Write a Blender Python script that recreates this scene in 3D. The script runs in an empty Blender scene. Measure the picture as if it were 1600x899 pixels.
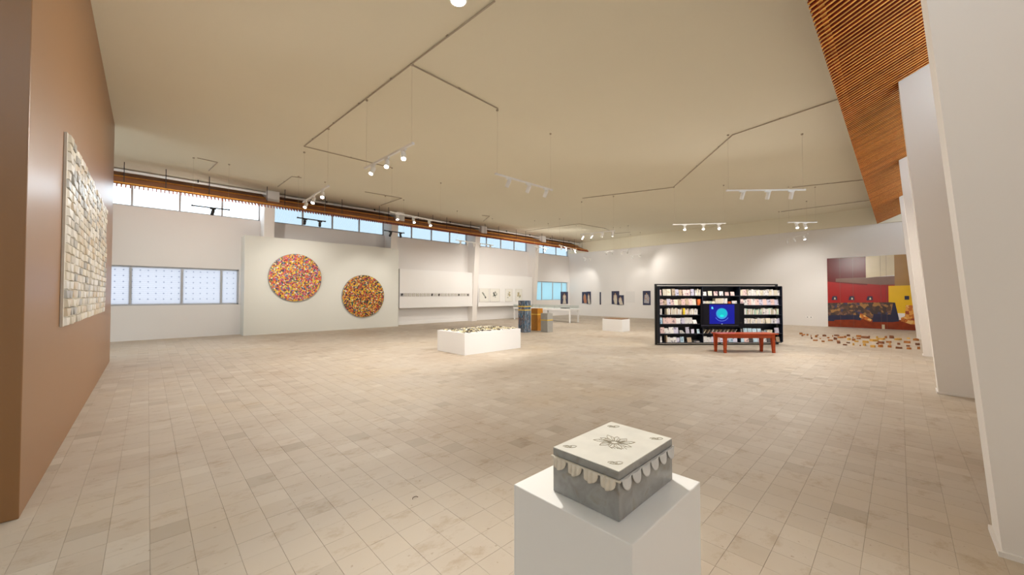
import bpy, bmesh, math, random
import numpy as np
from mathutils import Vector, Matrix

# ------------------------------------------------------------------ camera
sc = bpy.context.scene
COL = sc.collection
EYE = 1.5
FPX, CX, CY = 587.0, 800.0, 449.5
PITCH = math.atan(12 / FPX)
YAW = math.radians(45.902)                 # heading, counter-clockwise from +x
cam = bpy.data.objects.new('camera', bpy.data.cameras.new('camera'))
COL.objects.link(cam)
cam.data.sensor_width = 36.0
cam.data.lens = 36.0 * FPX / 1600.0
cam.data.clip_start = 0.05
cam.data.clip_end = 400
cam.location = (0, 0, EYE)
cam.rotation_euler = (math.pi / 2 + PITCH, 0, YAW - math.pi / 2)
sc.camera = cam

# ------------------------------------------------------------------ world (overcast bright sky)
world = bpy.data.worlds.new('sky'); sc.world = world
world.use_nodes = True
wn = world.node_tree.nodes; wl = world.node_tree.links
bg = wn['Background']
bg.inputs['Color'].default_value = (0.80, 0.91, 1.0, 1)
bg.inputs['Strength'].default_value = 2.8

# ------------------------------------------------------------------ exposure
vs = sc.view_settings
vs.view_transform = 'Standard'
vs.look = 'None'
vs.gamma = 1.0
vs.use_curve_mapping = False
vs.exposure = 1.02

# ------------------------------------------------------------------ pixel helpers
_F = np.array([math.cos(YAW) * math.cos(PITCH), math.sin(YAW) * math.cos(PITCH), math.sin(PITCH)])
_R = np.array([math.sin(YAW), -math.cos(YAW), 0.0])
_U = np.cross(_R, _F)
_C = np.array([0, 0, EYE])
def ray(x, y): return _F + _R * (x - CX) / FPX + _U * (CY - y) / FPX
def onz(x, y, z=0.0):
    d = ray(x, y); return Vector(_C + d * ((z - EYE) / d[2]))
def onx(x, y, X):
    d = ray(x, y); return Vector(_C + d * (X / d[0]))
def ony(x, y, Y):
    d = ray(x, y); return Vector(_C + d * (Y / d[1]))

R = random.Random(7)
_ones = 'zeroth first second third fourth fifth sixth seventh eighth ninth tenth eleventh twelfth thirteenth fourteenth fifteenth sixteenth seventeenth eighteenth nineteenth'.split()
def ordinal(i):
    if i < 20: return _ones[i]
    t = ['twent', 'thirt', 'fort', 'fift'][i // 10 - 2]
    return t + 'ieth' if i % 10 == 0 else t + 'y-' + _ones[i % 10]

# ------------------------------------------------------------------ materials
MATS = {}
def mat(name, col, rough=0.6, spec=0.3, metal=0.0, var=0.0, scale=8.0, bump=0.0, bscale=40.0, emit=None, estr=0.0, coat=0.0):
    if name in MATS: return MATS[name]
    m = bpy.data.materials.new(name); m.use_nodes = True
    nt = m.node_tree; n = nt.nodes; l = nt.links
    b = n['Principled BSDF']
    b.inputs['Base Color'].default_value = (*col, 1)
    b.inputs['Roughness'].default_value = rough
    b.inputs['Specular IOR Level'].default_value = spec
    b.inputs['Metallic'].default_value = metal
    b.inputs['Coat Weight'].default_value = coat
    tc = n.new('ShaderNodeTexCoord')
    if var:
        nz = n.new('ShaderNodeTexNoise'); nz.inputs['Scale'].default_value = scale; nz.inputs['Detail'].default_value = 6
        l.new(tc.outputs['Object'], nz.inputs['Vector'])
        mx = n.new('ShaderNodeMix'); mx.data_type = 'RGBA'
        mx.inputs[6].default_value = (*[max(0, c * (1 - var)) for c in col], 1)
        mx.inputs[7].default_value = (*[min(1, c * (1 + var)) for c in col], 1)
        l.new(nz.outputs['Fac'], mx.inputs[0]); l.new(mx.outputs[2], b.inputs['Base Color'])
    if bump:
        n2 = n.new('ShaderNodeTexNoise'); n2.inputs['Scale'].default_value = bscale; n2.inputs['Detail'].default_value = 4
        l.new(tc.outputs['Object'], n2.inputs['Vector'])
        bp = n.new('ShaderNodeBump'); bp.inputs['Strength'].default_value = bump; bp.inputs['Distance'].default_value = 0.01
        l.new(n2.outputs['Fac'], bp.inputs['Height']); l.new(bp.outputs['Normal'], b.inputs['Normal'])
    if emit:
        b.inputs['Emission Color'].default_value = (*emit, 1)
        b.inputs['Emission Strength'].default_value = estr
    MATS[name] = m
    return m

def node_mat(name):
    m = bpy.data.materials.new(name); m.use_nodes = True; MATS[name] = m
    return m, m.node_tree.nodes, m.node_tree.links, m.node_tree.nodes['Principled BSDF']

def ramp(n, stops, interp='LINEAR'):
    r = n.new('ShaderNodeValToRGB'); cr = r.color_ramp; cr.interpolation = interp
    while len(cr.elements) < len(stops): cr.elements.new(0.5)
    for e, (p, c) in zip(cr.elements, stops):
        e.position = p; e.color = (*c, 1)
    return r

WALL = mat('white_wall_paint', (0.80, 0.775, 0.755), 0.75, 0.2, var=0.02, scale=0.6, bump=0.03, bscale=25)
PANELW = mat('panel_paint', (0.72, 0.715, 0.66), 0.75, 0.2, var=0.02, scale=0.6)
SHOWW = mat('display_panel_white', (0.86, 0.845, 0.83), 0.7, 0.2)
CEIL = mat('cream_ceiling_paint', (0.82, 0.775, 0.63), 0.85, 0.15, var=0.03, scale=0.5, bump=0.03, bscale=6)
FINM = mat('pier_paint', (0.80, 0.76, 0.72), 0.7, 0.2, var=0.02, scale=0.7)
TANW = mat('tan_satin_paint', (0.27, 0.125, 0.038), 0.36, 0.8, var=0.05, scale=0.8, bump=0.02, bscale=14)
WHITE = mat('white_lacquer', (0.86, 0.855, 0.85), 0.45, 0.35)
WMETAL = mat('white_metal', (0.82, 0.81, 0.79), 0.4, 0.4)
DARK = mat('dark_metal', (0.03, 0.03, 0.035), 0.45, 0.4)
CONDUIT = mat('conduit_paint', (0.48, 0.41, 0.32), 0.5, 0.3)
WIRE = mat('suspension_wire', (0.62, 0.56, 0.44), 0.4, 0.5)
ALU = mat('window_aluminium', (0.45, 0.46, 0.48), 0.45, 0.5)
LENS = mat('lamp_lens', (1, 1, 1), 0.3, emit=(1.0, 0.93, 0.82), estr=25.0)
LENS_OFF = mat('dull_lamp_lens', (0.7, 0.7, 0.68), 0.25, 0.6)
GOLD = mat('gold_band', (0.80, 0.56, 0.10), 0.35, 0.5, metal=0.3)
GROUT = mat('floor_grout', (0.35, 0.285, 0.215), 0.9, 0.1, var=0.6, scale=2.2)

def floor_mat():
    m, n, l, b = node_mat('worn_cement_tile')
    geo = n.new('ShaderNodeNewGeometry')
    div = n.new('ShaderNodeVectorMath'); div.operation = 'SCALE'; div.inputs['Scale'].default_value = 1 / TP
    add = n.new('ShaderNodeVectorMath'); add.operation = 'ADD'; add.inputs[1].default_value = (-TX0 / TP, -TY0 / TP, 0.5)
    fl = n.new('ShaderNodeVectorMath'); fl.operation = 'FLOOR'
    wnn = n.new('ShaderNodeTexWhiteNoise'); wnn.noise_dimensions = '2D'
    l.new(geo.outputs['Position'], div.inputs[0]); l.new(div.outputs[0], add.inputs[0]); l.new(add.outputs[0], fl.inputs[0]); l.new(fl.outputs[0], wnn.inputs['Vector'])
    r1 = ramp(n, [(0.0, (0.43, 0.365, 0.29)), (0.06, (0.50, 0.43, 0.35)), (0.90, (0.525, 0.455, 0.375)), (1.0, (0.57, 0.505, 0.425))])
    l.new(wnn.outputs['Value'], r1.inputs[0])
    big = n.new('ShaderNodeTexNoise'); big.inputs['Scale'].default_value = 0.45; big.inputs['Detail'].default_value = 5; big.inputs['Roughness'].default_value = 0.6
    l.new(geo.outputs['Position'], big.inputs['Vector'])
    r2 = ramp(n, [(0.30, (0.86, 0.80, 0.74)), (0.5, (1, 1, 1)), (0.70, (1.0, 0.95, 0.86))])
    l.new(big.outputs['Fac'], r2.inputs[0])
    m1 = n.new('ShaderNodeMix'); m1.data_type = 'RGBA'; m1.blend_type = 'MULTIPLY'; m1.inputs[0].default_value = 1.0
    l.new(r1.outputs[0], m1.inputs[6]); l.new(r2.outputs[0], m1.inputs[7])
    mp = n.new('ShaderNodeMapping'); mp.inputs['Scale'].default_value = (1.0, 1.6, 1.0); mp.inputs['Rotation'].default_value = (0, 0, 0.8)
    l.new(geo.outputs['Position'], mp.inputs['Vector'])
    st = n.new('ShaderNodeTexNoise'); st.inputs['Scale'].default_value = 3.2; st.inputs['Detail'].default_value = 8; st.inputs['Roughness'].default_value = 0.7
    l.new(mp.outputs[0], st.inputs['Vector'])
    r3 = ramp(n, [(0.34, (0.80, 0.73, 0.64)), (0.46, (1, 1, 1)), (0.62, (1, 1, 1)), (0.74, (1.06, 1.05, 1.03))])
    l.new(st.outputs['Fac'], r3.inputs[0])
    m2 = n.new('ShaderNodeMix'); m2.data_type = 'RGBA'; m2.blend_type = 'MULTIPLY'; m2.inputs[0].default_value = 0.8
    l.new(m1.outputs[2], m2.inputs[6]); l.new(r3.outputs[0], m2.inputs[7])
    sp = n.new('ShaderNodeTexNoise'); sp.inputs['Scale'].default_value = 26; sp.inputs['Detail'].default_value = 3
    l.new(geo.outputs['Position'], sp.inputs['Vector'])
    r4 = ramp(n, [(0.24, (0.55, 0.45, 0.36)), (0.31, (1, 1, 1))])
    l.new(sp.outputs['Fac'], r4.inputs[0])
    m3 = n.new('ShaderNodeMix'); m3.data_type = 'RGBA'; m3.blend_type = 'MULTIPLY'; m3.inputs[0].default_value = 0.7
    l.new(m2.outputs[2], m3.inputs[6]); l.new(r4.outputs[0], m3.inputs[7])
    l.new(m3.outputs[2], b.inputs['Base Color'])
    b.inputs['Roughness'].default_value = 0.55
    b.inputs['Specular IOR Level'].default_value = 0.35
    bp = n.new('ShaderNodeBump'); bp.inputs['Strength'].default_value = 0.08; bp.inputs['Distance'].default_value = 0.01
    l.new(st.outputs['Fac'], bp.inputs['Height']); l.new(bp.outputs['Normal'], b.inputs['Normal'])
    return m

def wood_mat(name, c1, c2, rough=0.45, sc_=(1, 9, 9)):
    m, n, l, b = node_mat(name)
    tc = n.new('ShaderNodeTexCoord'); oi = n.new('ShaderNodeObjectInfo')
    ad = n.new('ShaderNodeVectorMath'); ad.operation = 'ADD'
    mp = n.new('ShaderNodeMapping'); mp.inputs['Scale'].default_value = sc_
    l.new(tc.outputs['Object'], ad.inputs[0])
    sca = n.new('ShaderNodeMath'); sca.operation = 'MULTIPLY'; sca.inputs[1].default_value = 37.0
    l.new(oi.outputs['Random'], sca.inputs[0]); l.new(sca.outputs[0], ad.inputs[1])
    l.new(ad.outputs[0], mp.inputs['Vector'])
    nz = n.new('ShaderNodeTexNoise'); nz.inputs['Scale'].default_value = 3; nz.inputs['Detail'].default_value = 6; nz.inputs['Distortion'].default_value = 0.6
    l.new(mp.outputs[0], nz.inputs['Vector'])
    r = ramp(n, [(0.3, c1), (0.7, c2)])
    l.new(nz.outputs['Fac'], r.inputs[0])
    hv = n.new('ShaderNodeMath'); hv.operation = 'MULTIPLY_ADD'; hv.inputs[1].default_value = 0.4; hv.inputs[2].default_value = 0.8
    l.new(oi.outputs['Random'], hv.inputs[0])
    mx = n.new('ShaderNodeVectorMath'); mx.operation = 'SCALE'
    l.new(r.outputs[0], mx.inputs[0]); l.new(hv.outputs[0], mx.inputs['Scale'])
    l.new(mx.outputs[0], b.inputs['Base Color'])
    b.inputs['Roughness'].default_value = rough; b.inputs['Specular IOR Level'].default_value = 0.35
    return m

SLATM = wood_mat('slat_wood_lit', (0.70, 0.28, 0.04), (0.85, 0.42, 0.08), 0.5, (9, 1, 9))  # lamplight on the slat undersides is put into this golden colour
SLATD = wood_mat('slat_side_shade', (0.24, 0.030, 0.005), (0.34, 0.060, 0.010), 0.5, (9, 1, 9))  # shade on the slat sides is put into this dark red
SLATR = mat('red_brown_board', (.46, .20, .10), .6, .2, var=.15, scale=5)
SLATB = mat('slat_gap_shade', (.16, .012, .004), .6, .2)  # dark colour stands in for shade between the slats
BENCHM = wood_mat('red_bench_wood', (0.36, 0.045, 0.008), (0.46, 0.068, 0.012), 0.35)

def glass_mat(name, tint, gloss=0.06):
    m = bpy.data.materials.new(name); m.use_nodes = True; nt = m.node_tree; n = nt.nodes; l = nt.links
    n.remove(n['Principled BSDF'])
    out = n['Material Output']; tr = n.new('ShaderNodeBsdfTransparent'); tr.inputs[0].default_value = (*tint, 1)
    gl = n.new('ShaderNodeBsdfGlossy'); gl.inputs['Roughness'].default_value = 0.03
    mx = n.new('ShaderNodeMixShader'); mx.inputs[0].default_value = gloss
    l.new(tr.outputs[0], mx.inputs[1]); l.new(gl.outputs[0], mx.inputs[2]); l.new(mx.outputs[0], out.inputs['Surface'])
    MATS[name] = m; return m
GLASS = glass_mat('clear_window_glass', (0.95, 0.97, 0.98))
GLASSB = glass_mat('sky_dimming_window_glass', (0.40, 0.435, 0.45))  # pane tint imitates a dimmer blue sky in some bays
CASEG = glass_mat('display_case_glass', (0.96, 0.985, 0.98), 0.05)

def frosted_mat(name, col, kind):
    """frosted pane: translucent, with a printed pattern (dot lattice or fine vertical reeds)"""
    m = bpy.data.materials.new(name); m.use_nodes = True; nt = m.node_tree; n = nt.nodes; l = nt.links
    n.remove(n['Principled BSDF']); out = n['Material Output']
    tl = n.new('ShaderNodeBsdfTranslucent'); df = n.new('ShaderNodeBsdfDiffuse')
    mx = n.new('ShaderNodeMixShader'); mx.inputs[0].default_value = 0.12
    geo = n.new('ShaderNodeNewGeometry'); sx = n.new('ShaderNodeSeparateXYZ'); l.new(geo.outputs['Position'], sx.inputs[0])
    def wave(sock, freq):
        a = n.new('ShaderNodeMath'); a.operation = 'MULTIPLY'; a.inputs[1].default_value = freq * 2 * math.pi
        c = n.new('ShaderNodeMath'); c.operation = 'COSINE'; l.new(sock, a.inputs[0]); l.new(a.outputs[0], c.inputs[0]); return c.outputs[0]
    if kind == 'dots':
        wx = wave(sx.outputs['X'], 1 / 0.195); wz = wave(sx.outputs['Z'], 1 / 0.195)
        s = n.new('ShaderNodeMath'); s.operation = 'ADD'; l.new(wx, s.inputs[0]); l.new(wz, s.inputs[1])
        r = ramp(n, [(0.0, (1, 1, 1)), (0.86, (1, 1, 1)), (0.97, (0.55, 0.58, 0.66))])
        h = n.new('ShaderNodeMath'); h.operation = 'MULTIPLY'; h.inputs[1].default_value = 0.5; l.new(s.outputs[0], h.inputs[0])
        l.new(h.outputs[0], r.inputs[0])
        w2 = wave(sx.outputs['Z'], 1 / 0.065)
        r2 = ramp(n, [(0.0, (1, 1, 1)), (0.8, (1, 1, 1)), (1.0, (0.86, 0.88, 0.92))]); l.new(w2, r2.inputs[0])
        mm = n.new('ShaderNodeMix'); mm.data_type = 'RGBA'; mm.blend_type = 'MULTIPLY'; mm.inputs[0].default_value = 1
        l.new(r.outputs[0], mm.inputs[6]); l.new(r2.outputs[0], mm.inputs[7]); pat = mm.outputs[2]
    else:
        wx = wave(sx.outputs['X'], 1 / 0.16)
        r = ramp(n, [(0.0, (1, 1, 1)), (0.6, (1, 1, 1)), (1.0, (0.72, 0.82, 0.88))]); l.new(wx, r.inputs[0]); pat = r.outputs[0]
    m2 = n.new('ShaderNodeMix'); m2.data_type = 'RGBA'; m2.blend_type = 'MULTIPLY'; m2.inputs[0].default_value = 1
    m2.inputs[7].default_value = (*col, 1); l.new(pat, m2.inputs[6])
    l.new(m2.outputs[2], tl.inputs[0]); l.new(m2.outputs[2], df.inputs[0])
    l.new(tl.outputs[0], mx.inputs[1]); l.new(df.outputs[0], mx.inputs[2]); l.new(mx.outputs[0], out.inputs['Surface'])
    MATS[name] = m; return m
FROST = frosted_mat('dotted_frosted_glass', (0.47, 0.46, 0.47), 'dots')
REED = frosted_mat('reeded_blue_glass', (0.37, 0.455, 0.465), 'reed')

def confetti_mat(name, scale, stops, seed):
    m, n, l, b = node_mat(name)
    tc = n.new('ShaderNodeTexCoord'); mp = n.new('ShaderNodeMapping'); mp.inputs['Location'].default_value = (seed, seed * 1.7, 0)
    wob = n.new('ShaderNodeTexNoise'); wob.inputs['Scale'].default_value = scale * 0.4
    l.new(tc.outputs['Object'], wob.inputs['Vector'])
    ad = n.new('ShaderNodeVectorMath'); ad.operation = 'MULTIPLY_ADD'; ad.inputs[1].default_value = (0.09, 0.09, 0.09)
    l.new(wob.outputs['Color'], ad.inputs[0]); l.new(tc.outputs['Object'], ad.inputs[2]); l.new(ad.outputs[0], mp.inputs['Vector'])
    vo = n.new('ShaderNodeTexVoronoi'); vo.inputs['Scale'].default_value = scale
    l.new(mp.outputs[0], vo.inputs['Vector'])
    sp = n.new('ShaderNodeSeparateColor'); l.new(vo.outputs['Color'], sp.inputs[0])
    r = ramp(n, stops, 'CONSTANT'); l.new(sp.outputs[0], r.inputs[0])
    l.new(r.outputs[0], b.inputs['Base Color'])
    bp = n.new('ShaderNodeBump'); bp.inputs['Strength'].default_value = 0.6; bp.inputs['Distance'].default_value = 0.02
    l.new(sp.outputs[1], bp.inputs['Height']); l.new(bp.outputs['Normal'], b.inputs['Normal'])
    b.inputs['Roughness'].default_value = 0.45
    return m

def marble_mat(name, stops, scale=(5, 5, 1.6), dist=3.0):
    m, n, l, b = node_mat(name)
    tc = n.new('ShaderNodeTexCoord'); mp = n.new('ShaderNodeMapping'); mp.inputs['Scale'].default_value = scale
    l.new(tc.outputs['Object'], mp.inputs['Vector'])
    nz = n.new('ShaderNodeTexNoise'); nz.inputs['Scale'].default_value = 1.6; nz.inputs['Detail'].default_value = 3; nz.inputs['Distortion'].default_value = dist
    l.new(mp.outputs[0], nz.inputs['Vector'])
    r = ramp(n, stops); l.new(nz.outputs['Fac'], r.inputs[0]); l.new(r.outputs[0], b.inputs['Base Color'])
    b.inputs['Roughness'].default_value = 0.35
    return m

# ------------------------------------------------------------------ mesh helpers
class MB:
    def __init__(s): s.v = []; s.f = []; s.mi = []; s.cur = 0
    def add(s, vs_, fs):
        o = len(s.v); s.v += [tuple(v) for v in vs_]
        for f in fs: s.f.append(tuple(o + i for i in f)); s.mi.append(s.cur)
    def box(s, x0, x1, y0, y1, z0, z1, M=None):
        p = [Vector(q) for q in ((x0, y0, z0), (x1, y0, z0), (x1, y1, z0), (x0, y1, z0), (x0, y0, z1), (x1, y0, z1), (x1, y1, z1), (x0, y1, z1))]
        if M is not None: p = [M @ q for q in p]
        s.add(p, [(0, 3, 2, 1), (4, 5, 6, 7), (0, 1, 5, 4), (1, 2, 6, 5), (2, 3, 7, 6), (3, 0, 4, 7)]); return s
    def frustum(s, c0, r0, c1, r1, n=10, cap=True):
        c0 = Vector(c0); c1 = Vector(c1); d = (c1 - c0).normalized()
        a = d.orthogonal().normalized(); b = d.cross(a)
        vs_ = []
        for c, r in ((c0, r0), (c1, r1)):
            for i in range(n):
                t = 2 * math.pi * i / n
                vs_.append(c + a * (r * math.cos(t)) + b * (r * math.sin(t)))
        fs = [(i, (i + 1) % n, n + (i + 1) % n, n + i) for i in range(n)]
        if cap: fs += [tuple(range(n - 1, -1, -1)), tuple(range(n, 2 * n))]
        s.add(vs_, fs); return s
    def tube(s, pts, r, n=8):
        pts = [Vector(p) for p in pts]
        for a, b in zip(pts[:-1], pts[1:]): s.frustum(a, r, b, r, n)
        return s
    def prism(s, poly, d, M=None):
        """polygon (list of (x,y)) in local xy, extruded 0..d along local z"""
        k = len(poly)
        vs_ = [Vector((x, y, 0)) for x, y in poly] + [Vector((x, y, d)) for x, y in poly]
        if M is not None: vs_ = [M @ q for q in vs_]
        s.add(vs_, [tuple(range(k - 1, -1, -1)), tuple(range(k, 2 * k))] + [(i, (i + 1) % k, k + (i + 1) % k, k + i) for i in range(k)]); return s
    def mesh(s, name, mats):
        me = bpy.data.meshes.new(name); me.from_pydata(s.v, [], s.f)
        if not isinstance(mats, (list, tuple)): mats = [mats]
        for m in mats: me.materials.append(m)
        if len(mats) > 1: me.polygons.foreach_set('material_index', s.mi)
        me.update(); return me
    def build(s, name, mats, parent=None, bevel=0.0, smooth=False):
        o = bpy.data.objects.new(name, s.mesh(name, mats)); COL.objects.link(o)
        if parent is not None: o.parent = parent
        if bevel:
            b = o.modifiers.new('edge', 'BEVEL'); b.width = bevel; b.segments = 2; b.limit_method = 'ANGLE'
        if smooth: o.data.polygons.foreach_set('use_smooth', [True] * len(o.data.polygons))
        return o

def tag(o, label, cat, group=None, kind=None):
    if label: o['label'] = label
    if cat: o['category'] = cat
    if group: o['group'] = group
    if kind: o['kind'] = kind
    return o
def empty(name, loc=(0, 0, 0), rz=0.0):
    o = bpy.data.objects.new(name, None); COL.objects.link(o); o.location = loc; o.rotation_euler = (0, 0, rz); o.empty_display_size = 0.1; return o
def struct(o, label=None):
    o['kind'] = 'structure'
    if label: o['label'] = label
    return o

# ------------------------------------------------------------------ dimensions
H = 5.40                                   # main ceiling
X0, X1 = -9.0, 23.15                       # rear and far wall
YL, YR = 17.6, -1.25                       # window wall, pier wall
ZS = 4.63                                  # inner edge of the slatted bands
YSL, YSR = 15.66, 0.645
ROOF = 6.1
FIN_L = [-7.1, -1.96, 3.16, 8.32, 13.43, 18.55]
FIN_R = [-6.7, -1.6, 3.54, 8.66, 13.70, 18.85]
FW = 0.34
TP, TX0, TY0 = 0.1872, 0.03, -0.015        # floor tile pitch and offset

# ------------------------------------------------------------------ floor
FLOORM = floor_mat()
fl = MB().box(X0, X1 + 0.3, YR - 0.3, YL + 0.3, -0.12, -0.004).build('floor', GROUT)
struct(fl, 'worn beige cement tiled floor with patchy dark joints')
ix0, ix1 = math.floor((X0 - TX0) / TP), math.ceil((X1 - TX0) / TP)
iy0, iy1 = math.floor((YR - TY0) / TP), math.ceil((YL - TY0) / TP)
cells = [(i, j) for i in range(ix0, ix1) for j in range(iy0, iy1)]
def pix(p):
    v = np.array(p) - _C; zc = v @ _F
    return (CX + FPX * (v @ _R) / zc, CY - FPX * (v @ _U) / zc, zc)
seen = []
for (i, j) in cells:
    c = (TX0 + (i + .5) * TP, TY0 + (j + .5) * TP, 0)
    px, py, zc = pix(c)
    if zc > 0.3 and 0 < px < 1600 and 0 < py < 905 and not (790 < px < 1115 and py > 700) and not (px < 60 and py < 815) and not (px > 1540 and py < 860):
        seen.append((zc, (i, j)))
seen.sort(); near = set(c for _, c in seen[:300])
rr = random.Random(3)
g = 0.0005
tile_mesh = MB()
tile_mesh.add([(-TP / 2 + g, -TP / 2 + g, -.006), (TP / 2 - g, -TP / 2 + g, -.006), (TP / 2 - g, TP / 2 - g, -.006), (-TP / 2 + g, TP / 2 - g, -.006),
               (-TP / 2 + g, -TP / 2 + g, -.0008), (TP / 2 - g, -TP / 2 + g, -.0008), (TP / 2 - g, TP / 2 - g, -.0008), (-TP / 2 + g, TP / 2 - g, -.0008),
               (-TP / 2 + 2 * g, -TP / 2 + 2 * g, 0), (TP / 2 - 2 * g, -TP / 2 + 2 * g, 0), (TP / 2 - 2 * g, TP / 2 - 2 * g, 0), (-TP / 2 + 2 * g, TP / 2 - 2 * g, 0)],
              [(0, 1, 5, 4), (1, 2, 6, 5), (2, 3, 7, 6), (3, 0, 4, 7), (4, 5, 9, 8), (5, 6, 10, 9), (6, 7, 11, 10), (7, 4, 8, 11), (8, 9, 10, 11)])
tme = tile_mesh.mesh('tile', FLOORM)
for (i, j) in sorted(near):
    o = bpy.data.objects.new('tile', tme); COL.objects.link(o); o.parent = fl
    o.location = (TX0 + (i + .5) * TP, TY0 + (j + .5) * TP, rr.uniform(-.0007, 0))
far = [c for c in cells if c not in near]
base = np.array(tile_mesh.v)[4:]           # top and its chamfer only
offs = np.array([(TX0 + (i + .5) * TP, TY0 + (j + .5) * TP, rr.uniform(-.0007, 0)) for i, j in far])
V = (offs[:, None, :] + base[None]).reshape(-1, 3)
q = np.array([(0, 1, 5, 4), (1, 2, 6, 5), (2, 3, 7, 6), (3, 0, 4, 7), (4, 5, 6, 7)])
Fq = (np.arange(len(far))[:, None, None] * 8 + q[None]).reshape(-1, 4)
me = bpy.data.meshes.new('tile_field'); me.vertices.add(len(V)); me.vertices.foreach_set('co', V.ravel())
me.loops.add(Fq.size); me.loops.foreach_set('vertex_index', Fq.ravel().astype(np.int32))
me.polygons.add(len(Fq)); me.polygons.foreach_set('loop_start', np.arange(0, Fq.size, 4, dtype=np.int32)); me.polygons.foreach_set('loop_total', np.full(len(Fq), 4, np.int32))
me.materials.append(FLOORM); me.update(calc_edges=True); me.validate()
me.polygons.foreach_set('use_smooth', [False] * len(me.polygons)); me.update()
tf = bpy.data.objects.new('tile_field', me); COL.objects.link(tf); tf.parent = fl; tf['kind'] = 'stuff'

# ------------------------------------------------------------------ ceiling
c = MB().box(X0, X1, 0.62, 16.65, H, H + 0.3)
c.box(X0, X1, YR - 0.3, 0.66, ROOF, ROOF + 0.15); c.box(X0, X1, 16.6, YL + 0.3, ROOF, ROOF + 0.15)
c.box(X0, X1, .62, .66, H + .3, ROOF); c.box(X0, X1, 16.6, 16.65, H + .3, ROOF)
struct(c.build('ceiling', CEIL), 'flat cream painted ceiling over the gallery hall')

# ------------------------------------------------------------------ walls with window openings
CZ0, CZ1 = 4.44, 5.42                      # clerestory sill and head
LZ0, LZ1 = 1.15, 2.48                      # low windows
def wall_with_bays(name, y0, y1, fins, low, label):
    m = MB()
    m.box(X0, X1 + 0.3, y0, y1, CZ1, ROOF)
    edges = [X0] + [e for f in fins for e in (f, f + FW)] + [X1]
    for f in fins: m.box(f, f + FW, y0, y1, 0, CZ1)
    m.box(X1 - .04, X1 + .3, y0, y1, 0, CZ1)
    for k in range(0, len(edges), 2):
        a, b = edges[k], edges[k + 1]
        if k == len(edges) - 2: b = X1 - .04
        lo = low.get(k // 2)
        if lo is None: m.box(a, b, y0, y1, 0, CZ0)
        else:
            m.box(a, b, y0, y1, 0, LZ0); m.box(a, b, y0, y1, LZ1, CZ0)
            if lo[0] > a + .01: m.box(a, lo[0], y0, y1, LZ0, LZ1)
            if lo[1] < b - .01: m.box(lo[1], b, y0, y1, LZ0, LZ1)
    return struct(m.build(name, WALL), label), edges
wl_, edgL = wall_with_bays('wall_left', YL, YL + 0.25, FIN_L, {2: (-1.62, 2.50), 6: (19.3, 23.0)}, 'white wall with clerestory windows behind the display panels')
wr_, edgR = wall_with_bays('wall_right', YR - 0.25, YR, FIN_R, {}, 'white wall behind the leaning piers')
struct(MB().box(X1, X1 + 0.25, YR - .25, YL, 0, ROOF).build('wall_far', WALL), 'tall white end wall with photographs and mural')
rw = MB()
for a in ((YR, 8.0, 0, ROOF), (14.0, YL, 0, ROOF), (8.0, 14.0, 0, 0.5), (8.0, 14.0, 3.4, ROOF)): rw.box(X0 - .25, X0, *a)
struct(rw.build('wall_rear', WALL), 'white rear wall with an added window opening for fill daylight')

wcount = [0]
def window(axis, a0, a1, z0, z1, pos, splits, pane_mat, label, fr=0.05):
    """framed window along x (axis 'x', at y=pos) or along y (axis 'y', at x=pos); splits = inner mullion positions"""
    wcount[0] += 1
    def bx(m, p0, p1, q0, q1, d0, d1):
        if axis == 'x': m.box(p0, p1, pos + d0, pos + d1, q0, q1)
        else: m.box(pos + d0, pos + d1, p0, p1, q0, q1)
    f = MB()
    bx(f, a0, a1, z0, z0 + fr, -.03, .03); bx(f, a0, a1, z1 - fr, z1, -.03, .03)
    bx(f, a0, a0 + fr, z0, z1, -.03, .03); bx(f, a1 - fr, a1, z0, z1, -.03, .03)
    w = struct(f.build('window_%d' % wcount[0], ALU), label)
    for s in splits:
        m = MB(); bx(m, s - fr * .6, s + fr * .6, z0 + fr, z1 - fr, -.03, .03); m.build('mullion', ALU, w)
    st = [a0 + fr] + list(splits) + [a1 - fr]
    for p, q_ in zip(st[:-1], st[1:]):
        m = MB(); bx(m, p + (fr * .6 if p != a0 + fr else 0), q_ - (fr * .6 if q_ != a1 - fr else 0), z0 + fr, z1 - fr, -.004, .004); m.build('pane', pane_mat, w)
    return w
bayname = ['hidden', 'hidden', 'above the dotted window', 'above the round paintings', 'above the row of small frames', 'above the four drawings', 'in the far corner']
for k in range(0, len(edgL), 2):
    a, b = edgL[k], min(edgL[k + 1], X1 - .04)
    if b - a < .5: continue
    n_ = 4 if b - a > 4.5 else 3
    window('x', a, b, CZ0, CZ1, YL + .12, [a + (b - a) * i / n_ for i in range(1, n_)], GLASSB if k // 2 > 2 else GLASS, 'clerestory window strip ' + bayname[k // 2])
window('x', -1.62, 2.50, LZ0, LZ1, YL + .12, [-0.42, 0.86, 1.97], FROST, 'wide low window with dotted frosted panes beside the partition')
window('x', 19.3, 23.0, LZ0 - .03, LZ1, YL + .12, [20.1, 21.3, 22.35], REED, 'pale blue low window in the far corner')
for k in range(0, len(edgR), 2):
    a, b = edgR[k], min(edgR[k + 1], X1 - .04)
    if b - a < .5: continue
    window('x', a, b, CZ0, CZ1, YR - .12, [a + (b - a) * i / 4 for i in range(1, 4)], GLASS, 'clerestory window strip above the pier wall')
window('y', 8.0, 14.0, 0.5, 3.4, X0 - .12, [8.0 + 6.0 * i / 4 for i in range(1, 4)], GLASS, 'large unseen rear window added for fill daylight')  # unseen window added to bring daylight to the near end

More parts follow.
